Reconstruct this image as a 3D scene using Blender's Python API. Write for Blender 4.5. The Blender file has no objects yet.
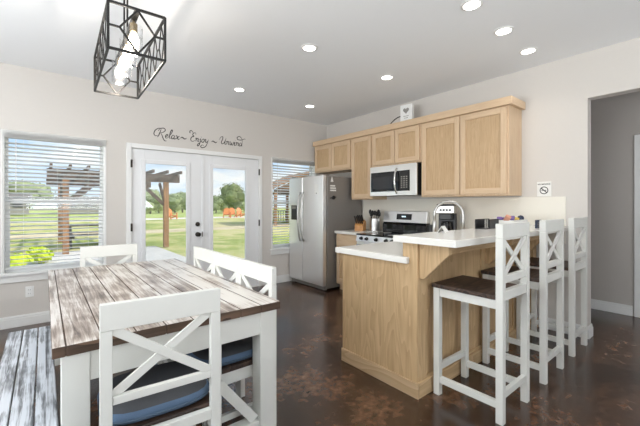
import bpy, bmesh, math, random
from mathutils import Vector, Matrix
random.seed(7)
PI = math.pi
scene = bpy.context.scene
COL = scene.collection

# ------------------------------------------------------------------ camera
cam_data = bpy.data.cameras.new('camera')
cam = bpy.data.objects.new('camera', cam_data)
COL.objects.link(cam)
cam.location = (0, 0, 1.3)
cam.rotation_euler = (PI/2, 0, -math.radians(39.07))
cam_data.sensor_width = 36.0
cam_data.lens = 339.5/640*36.0
cam_data.shift_y = -(213.0-205.3)/640
cam_data.clip_start = 0.02
cam_data.clip_end = 600
scene.camera = cam

# ------------------------------------------------------------------ world, sun, exposure
vs = scene.view_settings
vs.view_transform = 'Standard'
vs.look = 'None'
vs.gamma = 1.0
vs.use_curve_mapping = False
vs.exposure = 0.0

world = bpy.data.worlds.new('sky')
scene.world = world
world.use_nodes = True
wn, wl = world.node_tree.nodes, world.node_tree.links
wn.clear()
w_out = wn.new('ShaderNodeOutputWorld')
w_bg = wn.new('ShaderNodeBackground')
w_tc = wn.new('ShaderNodeTexCoord')
w_sep = wn.new('ShaderNodeSeparateXYZ')
w_ramp = wn.new('ShaderNodeValToRGB')
w_ramp.color_ramp.elements[0].position = 0.0
w_ramp.color_ramp.elements[0].color = (0.80, 0.90, 0.98, 1)
w_ramp.color_ramp.elements[1].position = 0.22
w_ramp.color_ramp.elements[1].color = (0.36, 0.60, 0.92, 1)
w_map = wn.new('ShaderNodeMapping')
w_map.inputs['Scale'].default_value = (1.6, 1.6, 5.0)
w_noise = wn.new('ShaderNodeTexNoise')
w_noise.inputs['Scale'].default_value = 2.6
w_noise.inputs['Detail'].default_value = 5.0
w_cr = wn.new('ShaderNodeValToRGB')
w_cr.color_ramp.elements[0].position = 0.47
w_cr.color_ramp.elements[1].position = 0.60
w_mix = wn.new('ShaderNodeMix'); w_mix.data_type = 'RGBA'
w_mix.inputs[7].default_value = (1.0, 1.0, 1.0, 1)
wl.new(w_tc.outputs['Generated'], w_sep.inputs[0])
wl.new(w_sep.outputs['Z'], w_ramp.inputs[0])
wl.new(w_tc.outputs['Generated'], w_map.inputs[0])
wl.new(w_map.outputs[0], w_noise.inputs['Vector'])
wl.new(w_noise.outputs['Fac'], w_cr.inputs[0])
wl.new(w_cr.outputs['Color'], w_mix.inputs[0])
wl.new(w_ramp.outputs['Color'], w_mix.inputs[6])
wl.new(w_mix.outputs[2], w_bg.inputs['Color'])
w_bg.inputs['Strength'].default_value = 1.2
wl.new(w_bg.outputs[0], w_out.inputs[0])

sun_d = bpy.data.lights.new('sun', 'SUN')
sun_d.energy = 4.6
sun_d.angle = 0.01
sun_d.color = (1.0, 0.95, 0.86)
sun = bpy.data.objects.new('sun', sun_d)
COL.objects.link(sun)
sun.rotation_euler = Vector((-0.62, 0.52, -0.75)).to_track_quat('-Z', 'Y').to_euler()

def area_light(name, loc, aim, sx, sy, power, color=(1, 1, 1)):
    d = bpy.data.lights.new(name, 'AREA')
    d.shape = 'RECTANGLE'; d.size = sx; d.size_y = sy; d.energy = power; d.color = color
    o = bpy.data.objects.new(name, d)
    COL.objects.link(o)
    o.location = loc
    o.rotation_euler = Vector(aim).to_track_quat('-Z', 'Y').to_euler()
    return o
# added fill lights aimed up from out of view, behind and left of camera
area_light('rear_fill_light', (1.2, -3.05, 1.4), (0, 1, 4.0), 3.2, 1.5, 185, (0.93, 0.97, 1.0))
area_light('side_fill_light', (-2.5, 1.5, 1.35), (1, 0.0, 1.3), 3.3, 1.5, 165, (0.93, 0.97, 1.0))
CAN_POWER = 1.2
CAN_COLOR = (1.0, 0.96, 0.91)

# ------------------------------------------------------------------ materials
def new_mat(name):
    m = bpy.data.materials.new(name)
    m.use_nodes = True
    nt = m.node_tree
    return m, nt, nt.nodes['Principled BSDF'], nt.nodes['Material Output']
def rgb(r, g, b):
    def f(c):
        c /= 255.0
        return c/12.92 if c <= 0.04045 else ((c+0.055)/1.055)**2.4
    return (f(r), f(g), f(b), 1)
def plain(name, col, rough=0.5, metal=0.0, noise=0.05, nscale=12.0, bump=0.0, spec=0.5, coat=0.0):
    m, nt, b, out = new_mat(name)
    N, L = nt.nodes, nt.links
    tc = N.new('ShaderNodeTexCoord')
    nz = N.new('ShaderNodeTexNoise'); nz.inputs['Scale'].default_value = nscale; nz.inputs['Detail'].default_value = 4
    L.new(tc.outputs['Object'], nz.inputs['Vector'])
    mx = N.new('ShaderNodeMix'); mx.data_type = 'RGBA'
    c = Vector(col[:3])
    mx.inputs[6].default_value = (*(c*(1-noise)), 1)
    mx.inputs[7].default_value = (*[min(1, v*(1+noise)) for v in c], 1)
    L.new(nz.outputs['Fac'], mx.inputs[0])
    L.new(mx.outputs[2], b.inputs['Base Color'])
    b.inputs['Roughness'].default_value = rough
    b.inputs['Metallic'].default_value = metal
    b.inputs['Specular IOR Level'].default_value = spec
    b.inputs['Coat Weight'].default_value = coat
    if bump:
        bp = N.new('ShaderNodeBump'); bp.inputs['Strength'].default_value = bump; bp.inputs['Distance'].default_value = 0.003
        L.new(nz.outputs['Fac'], bp.inputs['Height']); L.new(bp.outputs[0], b.inputs['Normal'])
    return m
def wood(name, light, dark, axis='Z', rough=0.45, scale=1.0, contrast=(0.3, 0.72), knots=0.0, bump=0.08, cathedral=0.4):
    m, nt, b, out = new_mat(name)
    N, L = nt.nodes, nt.links
    tc = N.new('ShaderNodeTexCoord')
    mp = N.new('ShaderNodeMapping')
    s = [26.0*scale]*3; s['XYZ'.index(axis)] = 1.5*scale
    mp.inputs['Scale'].default_value = s
    L.new(tc.outputs['Object'], mp.inputs[0])
    nz = N.new('ShaderNodeTexNoise'); nz.inputs['Scale'].default_value = 2.2; nz.inputs['Detail'].default_value = 6; nz.inputs['Roughness'].default_value = 0.62
    nz.inputs['Distortion'].default_value = 0.3
    L.new(mp.outputs[0], nz.inputs['Vector'])
    mp2 = N.new('ShaderNodeMapping')
    s2 = [5.0*scale]*3; s2['XYZ'.index(axis)] = 0.8*scale
    mp2.inputs['Scale'].default_value = s2
    L.new(tc.outputs['Object'], mp2.inputs[0])
    n2 = N.new('ShaderNodeTexNoise'); n2.inputs['Scale'].default_value = 1.2; n2.inputs['Detail'].default_value = 2
    L.new(mp2.outputs[0], n2.inputs['Vector'])
    # ring bands cut from a smooth field: cathedral figure
    mu = N.new('ShaderNodeMath'); mu.operation = 'MULTIPLY'; mu.inputs[1].default_value = 14.0
    L.new(n2.outputs['Fac'], mu.inputs[0])
    fr = N.new('ShaderNodeMath'); fr.operation = 'FRACT'
    L.new(mu.outputs[0], fr.inputs[0])
    ad = N.new('ShaderNodeMix'); ad.data_type = 'FLOAT'; ad.inputs[0].default_value = cathedral
    L.new(nz.outputs['Fac'], ad.inputs[2]); L.new(fr.outputs[0], ad.inputs[3])
    cr = N.new('ShaderNodeValToRGB')
    cr.color_ramp.elements[0].position = contrast[0]; cr.color_ramp.elements[0].color = dark
    cr.color_ramp.elements[1].position = contrast[1]; cr.color_ramp.elements[1].color = light
    L.new(ad.outputs[0], cr.inputs[0])
    L.new(cr.outputs[0], b.inputs['Base Color'])
    b.inputs['Roughness'].default_value = rough
    bp = N.new('ShaderNodeBump'); bp.inputs['Strength'].default_value = bump; bp.inputs['Distance'].default_value = 0.002
    L.new(nz.outputs['Fac'], bp.inputs['Height']); L.new(bp.outputs[0], b.inputs['Normal'])
    return m
def weathered(name, pale, mid, dark, axis='Y', plank=0.1, amount=(0.38, 0.62), rough=0.4):
    """whitewashed boards: pale wash worn through to darker wood in streaks along the board"""
    m, nt, b, out = new_mat(name)
    N, L = nt.nodes, nt.links
    tc = N.new('ShaderNodeTexCoord')
    across = 'X' if axis == 'Y' else 'Y'
    sp = N.new('ShaderNodeSeparateXYZ'); L.new(tc.outputs['Object'], sp.inputs[0])
    dv = N.new('ShaderNodeMath'); dv.operation = 'DIVIDE'; dv.inputs[1].default_value = plank
    L.new(sp.outputs[across], dv.inputs[0])
    fl = N.new('ShaderNodeMath'); fl.operation = 'FLOOR'; L.new(dv.outputs[0], fl.inputs[0])
    wn_ = N.new('ShaderNodeTexWhiteNoise'); wn_.noise_dimensions = '1D'; L.new(fl.outputs[0], wn_.inputs['W'])
    off = N.new('ShaderNodeVectorMath'); off.operation = 'MULTIPLY_ADD'
    off.inputs[1].default_value = (0, 0, 0); 
    cmb = N.new('ShaderNodeCombineXYZ'); 
    m9 = N.new('ShaderNodeMath'); m9.operation = 'MULTIPLY'; m9.inputs[1].default_value = 9.0
    L.new(wn_.outputs['Value'], m9.inputs[0])
    L.new(m9.outputs[0], cmb.inputs['XYZ'.index(axis)])
    av = N.new('ShaderNodeVectorMath'); av.operation = 'ADD'
    L.new(tc.outputs['Object'], av.inputs[0]); L.new(cmb.outputs[0], av.inputs[1])
    mp = N.new('ShaderNodeMapping')
    s = [34.0]*3; s['XYZ'.index(axis)] = 1.6
    mp.inputs['Scale'].default_value = s
    L.new(av.outputs[0], mp.inputs[0])
    nz = N.new('ShaderNodeTexNoise'); nz.inputs['Scale'].default_value = 1.6; nz.inputs['Detail'].default_value = 8; nz.inputs['Roughness'].default_value = 0.7; nz.inputs['Distortion'].default_value = 0.5
    L.new(mp.outputs[0], nz.inputs['Vector'])
    n2 = N.new('ShaderNodeTexNoise'); n2.inputs['Scale'].default_value = 3.4; n2.inputs['Detail'].default_value = 3
    L.new(av.outputs[0], n2.inputs['Vector'])
    a1 = N.new('ShaderNodeMix'); a1.data_type = 'FLOAT'; a1.inputs[0].default_value = 0.42
    L.new(nz.outputs['Fac'], a1.inputs[2]); L.new(n2.outputs['Fac'], a1.inputs[3])
    pb = N.new('ShaderNodeMath'); pb.operation = 'MULTIPLY_ADD'; pb.inputs[1].default_value = 0.12
    L.new(wn_.outputs['Value'], pb.inputs[0]); L.new(a1.outputs[0], pb.inputs[2])
    cr = N.new('ShaderNodeValToRGB')
    cr.color_ramp.elements[0].position = amount[0]; cr.color_ramp.elements[0].color = dark
    e = cr.color_ramp.elements.new((amount[0]+amount[1])/2); e.color = mid
    cr.color_ramp.elements[-1].position = amount[1]; cr.color_ramp.elements[-1].color = pale
    L.new(pb.outputs[0], cr.inputs[0])
    L.new(cr.outputs[0], b.inputs['Base Color'])
    b.inputs['Roughness'].default_value = rough
    bp = N.new('ShaderNodeBump'); bp.inputs['Strength'].default_value = 0.15; bp.inputs['Distance'].default_value = 0.002
    L.new(nz.outputs['Fac'], bp.inputs['Height']); L.new(bp.outputs[0], b.inputs['Normal'])
    return m
def steel(name, col=(0.74, 0.73, 0.72), rough=0.30, axis='Z'):
    m, nt, b, out = new_mat(name)
    N, L = nt.nodes, nt.links
    tc = N.new('ShaderNodeTexCoord'); mp = N.new('ShaderNodeMapping')
    s = [160.0]*3; s['XYZ'.index(axis)] = 1.2
    mp.inputs['Scale'].default_value = s
    L.new(tc.outputs['Object'], mp.inputs[0])
    nz = N.new('ShaderNodeTexNoise'); nz.inputs['Scale'].default_value = 1.0; nz.inputs['Detail'].default_value = 3
    L.new(mp.outputs[0], nz.inputs['Vector'])
    mr = N.new('ShaderNodeMapRange'); mr.inputs[3].default_value = rough-0.06; mr.inputs[4].default_value = rough+0.08
    L.new(nz.outputs['Fac'], mr.inputs[0]); L.new(mr.outputs[0], b.inputs['Roughness'])
    b.inputs['Base Color'].default_value = (*col, 1)
    b.inputs['Metallic'].default_value = 1.0
    return m
def emit(name, col, s):
    m, nt, b, out = new_mat(name)
    b.inputs['Base Color'].default_value = (*col, 1)
    b.inputs['Emission Color'].default_value = (*col, 1)
    b.inputs['Emission Strength'].default_value = s
    return m
def glass(name, tint=(0.97, 0.98, 0.98), refl=0.06):
    m, nt, b, out = new_mat(name)
    N, L = nt.nodes, nt.links
    N.remove(b)
    t = N.new('ShaderNodeBsdfTransparent'); t.inputs[0].default_value = (*tint, 1)
    g = N.new('ShaderNodeBsdfGlossy'); g.inputs['Roughness'].default_value = 0.02
    lw = N.new('ShaderNodeLayerWeight'); lw.inputs[0].default_value = 0.25
    mr = N.new('ShaderNodeMapRange'); mr.inputs[3].default_value = refl*0.5; mr.inputs[4].default_value = 0.5
    L.new(lw.outputs['Fresnel'], mr.inputs[0])
    mx = N.new('ShaderNodeMixShader')
    L.new(mr.outputs[0], mx.inputs[0]); L.new(t.outputs[0], mx.inputs[1]); L.new(g.outputs[0], mx.inputs[2])
    L.new(mx.outputs[0], out.inputs[0])
    return m
def mottled(name, cols, scale, rough=(0.4, 0.5), bump=0.0, detail=8, spec=0.5, stops=None, scale2=None):
    """several colours mixed by layered noise (concrete, lawn, foliage)"""
    m, nt, b, out = new_mat(name)
    N, L = nt.nodes, nt.links
    tc = N.new('ShaderNodeTexCoord')
    nz = N.new('ShaderNodeTexNoise'); nz.inputs['Scale'].default_value = scale; nz.inputs['Detail'].default_value = detail; nz.inputs['Roughness'].default_value = 0.66
    L.new(tc.outputs['Object'], nz.inputs['Vector'])
    src = nz.outputs['Fac']
    if scale2:
        n2 = N.new('ShaderNodeTexNoise'); n2.inputs['Scale'].default_value = scale2; n2.inputs['Detail'].default_value = 3
        L.new(tc.outputs['Object'], n2.inputs['Vector'])
        mx = N.new('ShaderNodeMix'); mx.data_type = 'FLOAT'; mx.inputs[0].default_value = 0.5
        L.new(nz.outputs['Fac'], mx.inputs[2]); L.new(n2.outputs['Fac'], mx.inputs[3]); src = mx.outputs[0]
    cr = N.new('ShaderNodeValToRGB')
    n = len(cols)
    st = stops or [0.3+0.4*i/(n-1) for i in range(n)]
    cr.color_ramp.elements[0].position = st[0]; cr.color_ramp.elements[0].color = cols[0]
    cr.color_ramp.elements[1].position = st[-1]; cr.color_ramp.elements[1].color = cols[-1]
    for i in range(1, n-1):
        e = cr.color_ramp.elements.new(st[i]); e.color = cols[i]
    L.new(src, cr.inputs[0]); L.new(cr.outputs[0], b.inputs['Base Color'])
    mr = N.new('ShaderNodeMapRange'); mr.inputs[1].default_value = 0.3; mr.inputs[2].default_value = 0.7
    mr.inputs[3].default_value = rough[0]; mr.inputs[4].default_value = rough[1]
    L.new(src, mr.inputs[0]); L.new(mr.outputs[0], b.inputs['Roughness'])
    b.inputs['Specular IOR Level'].default_value = spec
    if bump:
        bp = N.new('ShaderNodeBump'); bp.inputs['Strength'].default_value = bump; bp.inputs['Distance'].default_value = 0.01
        L.new(nz.outputs['Fac'], bp.inputs['Height']); L.new(bp.outputs[0], b.inputs['Normal'])
    return m

M = {}
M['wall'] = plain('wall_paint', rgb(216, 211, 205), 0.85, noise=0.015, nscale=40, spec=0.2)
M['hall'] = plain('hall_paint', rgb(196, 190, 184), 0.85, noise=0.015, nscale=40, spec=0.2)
M['ceiling'] = plain('ceiling_paint', rgb(244, 246, 248), 0.9, noise=0.01, nscale=60, spec=0.15)
M['trim'] = plain('trim_paint', rgb(238, 238, 236), 0.4, noise=0.01)
M['door'] = plain('door_paint', rgb(236, 237, 238), 0.4, noise=0.01)
M['floor'] = mottled('stained_concrete', [rgb(26, 15, 9), rgb(54, 34, 23), rgb(94, 66, 48), rgb(150, 114, 88)], 16.0, (0.16, 0.28), bump=0.02, detail=12, spec=0.95, scale2=2.2, stops=[0.33, 0.47, 0.57, 0.74])
M['white_wood'] = plain('white_paint_wood', rgb(226, 226, 220), 0.42, noise=0.03, nscale=9)
M['seat_wood'] = wood('dark_seat_wood', rgb(84, 64, 52), rgb(40, 29, 23), 'X', 0.5, 0.8)
M['table_top'] = weathered('whitewashed_boards', rgb(226, 220, 213), rgb(166, 150, 137), rgb(94, 78, 67), 'Y', 0.12, (0.41, 0.595), 0.30)
M['table_edge'] = wood('brown_table_edge', rgb(116, 92, 74), rgb(64, 49, 39), 'X', 0.55, 0.8)
M['bench_top'] = weathered('weathered_bench_boards', rgb(208, 212, 218), rgb(116, 118, 122), rgb(38, 36, 36), 'Y', 0.077, (0.40, 0.57), 0.4)
M['cab_v'] = wood('maple_upright', rgb(220, 194, 162), rgb(206, 176, 142), 'Z', 0.42, 1.0, cathedral=0.12)
M['cab_h'] = wood('maple_level', rgb(220, 194, 162), rgb(206, 176, 142), 'Y', 0.42, 1.0, cathedral=0.12)
M['cab_panel'] = wood('oak_panel', rgb(208, 179, 141), rgb(184, 151, 113), 'Z', 0.45, 1.5, cathedral=0.12)
M['ply'] = wood('oak_plywood', rgb(212, 182, 140), rgb(180, 148, 108), 'Z', 0.5, 0.9, contrast=(0.25, 0.75), cathedral=0.26)
M['ply_h'] = wood('oak_plywood_level', rgb(212, 182, 140), rgb(186, 154, 114), 'X', 0.5, 0.7)
M['ply_y'] = wood('oak_base_level', rgb(208, 180, 144), rgb(186, 156, 118), 'Y', 0.5, 0.7)
M['dark_wood'] = wood('shaded_brown_wood', rgb(140, 104, 78), rgb(100, 72, 52), 'Z', 0.5, 0.7)
M['quartz'] = plain('white_quartz', rgb(238, 236, 230), 0.16, noise=0.02, nscale=30)
M['splash'] = plain('cream_backsplash', rgb(232, 227, 215), 0.35, noise=0.01, nscale=30)
M['steel'] = steel('brushed_steel')
M['steel_h'] = steel('brushed_steel_level', axis='Y')
M['steel_side'] = plain('grey_painted_steel', rgb(142, 138, 134), 0.45, metal=0.35, noise=0.05, nscale=200)
M['fridge_steel'] = plain('bright_brushed_steel', (0.86, 0.855, 0.845, 1), 0.30, metal=0.82, noise=0.02, nscale=60)
M['faucet_steel'] = steel('satin_steel', (0.50, 0.49, 0.47), 0.34)
M['chrome'] = steel('polished_nickel', (0.72, 0.71, 0.69), 0.14)
M['black_glass'] = plain('black_glass', (0.008, 0.008, 0.009, 1), 0.06, noise=0.01)
M['window_glass_dark'] = plain('oven_window', (0.03, 0.03, 0.032, 1), 0.08, noise=0.02)
M['black'] = plain('black_plastic', (0.012, 0.012, 0.013, 1), 0.4)
M['black_metal'] = plain('black_metal', (0.018, 0.017, 0.016, 1), 0.45, metal=0.3)
M['bronze'] = plain('bronze_metal', (0.05, 0.042, 0.036, 1), 0.32, metal=0.9)
M['brass'] = plain('aged_brass', (0.42, 0.33, 0.2, 1), 0.35, metal=1.0)
M['white_plastic'] = plain('white_plastic', rgb(240, 240, 238), 0.4, noise=0.01)
M['paper'] = plain('paper', rgb(240, 239, 235), 0.8, noise=0.01)
M['ink'] = plain('dark_ink', rgb(44, 42, 42), 0.7, noise=0.02)
M['grey_ink'] = plain('grey_ink', rgb(150, 146, 140), 0.8, noise=0.02)
M['decal'] = plain('decal_vinyl', rgb(58, 54, 52), 0.6, noise=0.02)
M['slat'] = plain('blind_slat', rgb(246, 246, 245), 0.5, noise=0.01)
_nt = M['slat'].node_tree
_tr = _nt.nodes.new('ShaderNodeBsdfTranslucent'); _tr.inputs[0].default_value = (0.95, 0.95, 0.94, 1)
_mx = _nt.nodes.new('ShaderNodeMixShader'); _mx.inputs[0].default_value = 0.7
_nt.links.new(_nt.nodes['Principled BSDF'].outputs[0], _mx.inputs[1]); _nt.links.new(_tr.outputs[0], _mx.inputs[2])
_nt.links.new(_mx.outputs[0], _nt.nodes['Material Output'].inputs[0])
M['cushion_side'] = plain('denim_cushion_side', rgb(92, 112, 136), 0.95, noise=0.14, nscale=260, bump=0.25, spec=0.2)
M['cushion'] = plain('grey_cushion_top', rgb(80, 81, 84), 0.95, noise=0.14, nscale=260, bump=0.25, spec=0.2)
M['cushion_edge'] = plain('cushion_piping', rgb(84, 100, 118), 0.95, noise=0.1, nscale=200, spec=0.2)
M['knife_wood'] = wood('honey_block_wood', rgb(214, 160, 96), rgb(180, 122, 66), 'Z', 0.45, 1.4)
M['lens'] = emit('lamp_lens', (1.0, 0.95, 0.88), 9.0)
M['bulb'] = emit('bulb_glow', (1.0, 0.93, 0.82), 9.0)
M['pane'] = glass('window_pane', (0.98, 0.99, 0.99), 0.03)
M['clear_glass'] = glass('clear_lamp_glass', (0.97, 0.97, 0.97), 0.12)
M['purple'] = plain('purple_wrap', rgb(122, 96, 160), 0.5, noise=0.2, nscale=60)
M['yellow'] = plain('yellow_wrap', rgb(232, 200, 96), 0.5, noise=0.1, nscale=60)
M['navy'] = plain('navy_print', rgb(38, 48, 72), 0.5, noise=0.05)
M['pinkish'] = plain('rose_paper', rgb(196, 142, 118), 0.6)
M['maroon'] = plain('maroon_cloth', rgb(128, 74, 72), 0.8)
# outdoors
M['lawn'] = mottled('lawn_grass', [rgb(120, 136, 66), rgb(158, 166, 92), rgb(190, 184, 124), rgb(206, 190, 146)], 1.1, (0.9, 0.95), detail=12, spec=0.1, scale2=0.14, stops=[0.36, 0.45, 0.51, 0.60])
M['meadow'] = mottled('tall_meadow', [rgb(140, 160, 84), rgb(176, 186, 112), rgb(214, 208, 150)], 0.6, (0.9, 0.95), detail=10, spec=0.1)
M['dirt'] = mottled('dirt_track', [rgb(176, 156, 122), rgb(206, 188, 156), rgb(222, 208, 180)], 0.9, (0.95, 1.0), detail=10, spec=0.1)
M['concrete'] = mottled('patio_concrete', [rgb(196, 190, 184), rgb(214, 208, 202)], 1.2, (0.8, 0.9), spec=0.2)
M['gravel'] = plain('pale_gravel', rgb(226, 218, 208), 0.9, noise=0.1, nscale=4)
M['cedar'] = wood('cedar_post', rgb(180, 134, 94), rgb(138, 100, 68), 'Z', 0.7, 0.5)
M['cedar_dark'] = wood('stained_beam', rgb(112, 92, 78), rgb(78, 62, 52), 'X', 0.8, 0.5)
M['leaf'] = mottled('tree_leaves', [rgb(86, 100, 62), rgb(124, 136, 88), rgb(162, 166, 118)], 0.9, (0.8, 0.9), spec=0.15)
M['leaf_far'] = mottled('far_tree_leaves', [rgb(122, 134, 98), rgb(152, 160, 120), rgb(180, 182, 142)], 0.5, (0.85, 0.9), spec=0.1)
M['bark'] = plain('bark', rgb(92, 76, 62), 0.9, noise=0.2)
M['orange'] = plain('orange_chair_paint', rgb(232, 142, 78), 0.6, noise=0.06)
M['siding'] = plain('grey_siding', rgb(150, 144, 138), 0.8)
M['roofing'] = plain('grey_roofing', rgb(120, 114, 110), 0.9)
M['bright_green'] = mottled('bright_shrub_leaves', [rgb(150, 176, 40), rgb(196, 212, 60), rgb(222, 228, 96)], 6.0, (0.8, 0.9), spec=0.1)
M['grey_table'] = plain('weathered_grey_wood', rgb(96, 88, 82), 0.8, noise=0.15)

# ------------------------------------------------------------------ mesh helpers
class MB:
    def __init__(self):
        self.bm = bmesh.new()
    def _mat(self, faces, mi):
        for f in faces: f.material_index = mi
    def box(self, x0, x1, y0, y1, z0, z1, mi=0, mtx=None):
        c = [(x0, y0, z0), (x1, y0, z0), (x1, y1, z0), (x0, y1, z0), (x0, y0, z1), (x1, y0, z1), (x1, y1, z1), (x0, y1, z1)]
        if mtx is not None: c = [mtx @ Vector(p) for p in c]
        v = [self.bm.verts.new(p) for p in c]
        fs = [self.bm.faces.new([v[i] for i in q]) for q in ((3, 2, 1, 0), (4, 5, 6, 7), (0, 1, 5, 4), (1, 2, 6, 5), (2, 3, 7, 6), (3, 0, 4, 7))]
        self._mat(fs, mi)
        return self
    def bar(self, p0, p1, w, h, up=(0, 0, 1), mi=0):
        """box of section w x h from p0 to p1; h is measured along up"""
        p0, p1 = Vector(p0), Vector(p1)
        d = (p1-p0).normalized(); u = Vector(up)
        s = d.cross(u)
        if s.length < 1e-5: s = d.cross(Vector((1, 0, 0)))
        s.normalize(); u = s.cross(d).normalized()
        q = []
        for p in (p0, p1):
            for a, b_ in ((-1, -1), (1, -1), (1, 1), (-1, 1)):
                q.append(self.bm.verts.new(p + s*(a*w/2) + u*(b_*h/2)))
        fs = [self.bm.faces.new([q[i] for i in k]) for k in ((3, 2, 1, 0), (4, 5, 6, 7), (0, 1, 5, 4), (1, 2, 6, 5), (2, 3, 7, 6), (3, 0, 4, 7))]
        self._mat(fs, mi)
        return self
    def prism(self, pts, axis, a, b_, mi=0):
        """polygon extruded along axis from a to b_; pts hold the other two coordinates in order"""
        def P(p, t):
            if axis == 'X': return (t, p[0], p[1])
            if axis == 'Y': return (p[0], t, p[1])
            return (p[0], p[1], t)
        v0 = [self.bm.verts.new(P(p, a)) for p in pts]; v1 = [self.bm.verts.new(P(p, b_)) for p in pts]
        n = len(pts)
        fs = [self.bm.faces.new(v0[::-1]), self.bm.faces.new(v1)]
        for i in range(n):
            fs.append(self.bm.faces.new((v0[i], v0[(i+1) % n], v1[(i+1) % n], v1[i])))
        self._mat(fs, mi)
        return self
    def lathe(self, prof, c=(0, 0, 0), n=24, axis='Z', mi=0):
        """closed-ended surface of revolution; prof is a list of (radius, height)"""
        c = Vector(c); rings = []
        for r, h in prof:
            ring = []
            for i in range(n):
                a = 2*PI*i/n
                if axis == 'Z': p = Vector((r*math.cos(a), r*math.sin(a), h))
                elif axis == 'X': p = Vector((h, r*math.cos(a), r*math.sin(a)))
                else: p = Vector((r*math.sin(a), h, r*math.cos(a)))
                ring.append(self.bm.verts.new(c+p))
            rings.append(ring)
        fs = []
        for k in range(len(rings)-1):
            for i in range(n):
                j = (i+1) % n
                fs.append(self.bm.faces.new((rings[k][i], rings[k][j], rings[k+1][j], rings[k+1][i])))
        fs.append(self.bm.faces.new(rings[0][::-1])); fs.append(self.bm.faces.new(rings[-1]))
        self._mat(fs, mi)
        return self
    def tube(self, pts, r, n=8, mi=0, flat=None):
        """round tube along a polyline; flat = (axis vector, factor) squashes it"""
        P = [Vector(p) for p in pts]
        rings = []; nrm = None
        for k, p in enumerate(P):
            t = (P[min(k+1, len(P)-1)] - P[max(k-1, 0)]).normalized()
            if nrm is None:
                a = Vector((0, 0, 1)) if abs(t.z) < 0.9 else Vector((1, 0, 0))
                nrm = t.cross(a).normalized()
            else:
                nrm = (nrm - t*nrm.dot(t)).normalized()
            bn = t.cross(nrm)
            rr = r[k] if isinstance(r, (list, tuple)) else r
            ring = []
            for i in range(n):
                a = 2*PI*i/n
                off = nrm*(rr*math.cos(a)) + bn*(rr*math.sin(a))
                if flat: 
                    ax = Vector(flat[0]); off = off - ax*(off.dot(ax)*(1-flat[1]))
                ring.append(self.bm.verts.new(p+off))
            rings.append(ring)
        fs = []
        for k in range(len(rings)-1):
            for i in range(n):
                j = (i+1) % n
                fs.append(self.bm.faces.new((rings[k][i], rings[k][j], rings[k+1][j], rings[k+1][i])))
        fs.append(self.bm.faces.new(rings[0][::-1])); fs.append(self.bm.faces.new(rings[-1]))
        self._mat(fs, mi)
        return self
    def blob(self, c, rx, ry, rz, sub=2, jitter=0.0, mi=0):
        r = bmesh.ops.create_icosphere(self.bm, subdivisions=sub, radius=1.0)
        for v in r['verts']:
            k = 1+random.uniform(-jitter, jitter)
            v.co = Vector((c[0]+v.co.x*rx*k, c[1]+v.co.y*ry*k, c[2]+v.co.z*rz*k))
        fs = set(f for v in r['verts'] for f in v.link_faces)
        self._mat(fs, mi)
        return self
    def build(self, name, mats, parent=None, smooth=False, bevel=0.0, segs=2, loc=None, recalc=True):
        if recalc: bmesh.ops.recalc_face_normals(self.bm, faces=self.bm.faces[:])
        me = bpy.data.meshes.new(name)
        self.bm.to_mesh(me); self.bm.free()
        for m in (mats if isinstance(mats, (list, tuple)) else [mats]): me.materials.append(m)
        if smooth:
            for p in me.polygons: p.use_smooth = True
        o = bpy.data.objects.new(name, me)
        COL.objects.link(o)
        if parent is not None: o.parent = parent
        if loc is not None: o.location = loc
        if bevel:
            md = o.modifiers.new('bevel', 'BEVEL'); md.width = bevel; md.segments = segs; md.limit_method = 'ANGLE'; md.angle_limit = math.radians(40)
        return o
def tag(o, label, cat, group=None):
    o['label'] = label; o['category'] = cat
    if group: o['group'] = group
    return o
def thing(name, label, cat, loc=(0, 0, 0), rz=0.0, group=None):
    o = bpy.data.objects.new(name, None)
    COL.objects.link(o)
    o.empty_display_size = 0.05
    o.location = loc; o.rotation_euler = (0, 0, rz)
    return tag(o, label, cat, group)
def structure(o):
    o['kind'] = 'structure'
    return o
def dup(root, loc, rz, label, group=None):
    r = root.copy(); COL.objects.link(r)
    r.location = loc; r.rotation_euler = (0, 0, rz); r['label'] = label
    if group: r['group'] = group
    for ch in list(root.children):
        c = ch.copy(); COL.objects.link(c); c.parent = r
        for g in list(ch.children):
            d = g.copy(); COL.objects.link(d); d.parent = c
    return r
def box(name, mats, x0, x1, y0, y1, z0, z1, parent=None, bevel=0.0, loc=None):
    return MB().box(x0, x1, y0, y1, z0, z1).build(name, mats, parent, bevel=bevel, loc=loc)

# ------------------------------------------------------------------ room shell
YB = 4.86           # back wall face
XK = 4.11           # kitchen wall face
CZ = 2.795          # ceiling
WL, WR = -2.6, 5.36 # left wall face, hall wall face
YR = -3.3           # rear wall face
structure(box('floor', M['floor'], WL, WR, YR, YB, -0.1, 0.0))
structure(box('ceiling', M['ceiling'], WL-0.15, WR+0.15, YR-0.15, YB+0.16, CZ, CZ+0.12))
# back wall with three openings
W1 = (-0.34, 0.57, 0.575, 2.075)
DR = (0.845, 2.685, 0.0, 2.045)
W2 = (2.925, 3.835, 0.575, 2.075)
b = MB()
T = 0.16
for x0, x1, z0, z1 in ((WL-0.15, W1[0], 0, CZ), (W1[1], DR[0], 0, CZ), (DR[1], W2[0], 0, CZ), (W2[1], XK+0.12, 0, CZ),
                       (W1[0], W1[1], 0, W1[2]), (W1[0], W1[1], W1[3], CZ), (DR[0], DR[1], DR[3], CZ), (W2[0], W2[1], 0, W2[2]), (W2[0], W2[1], W2[3], CZ)):
    b.box(x0, x1, YB, YB+T, z0, z1)
structure(b.build('wall_back', M['wall']))
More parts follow.
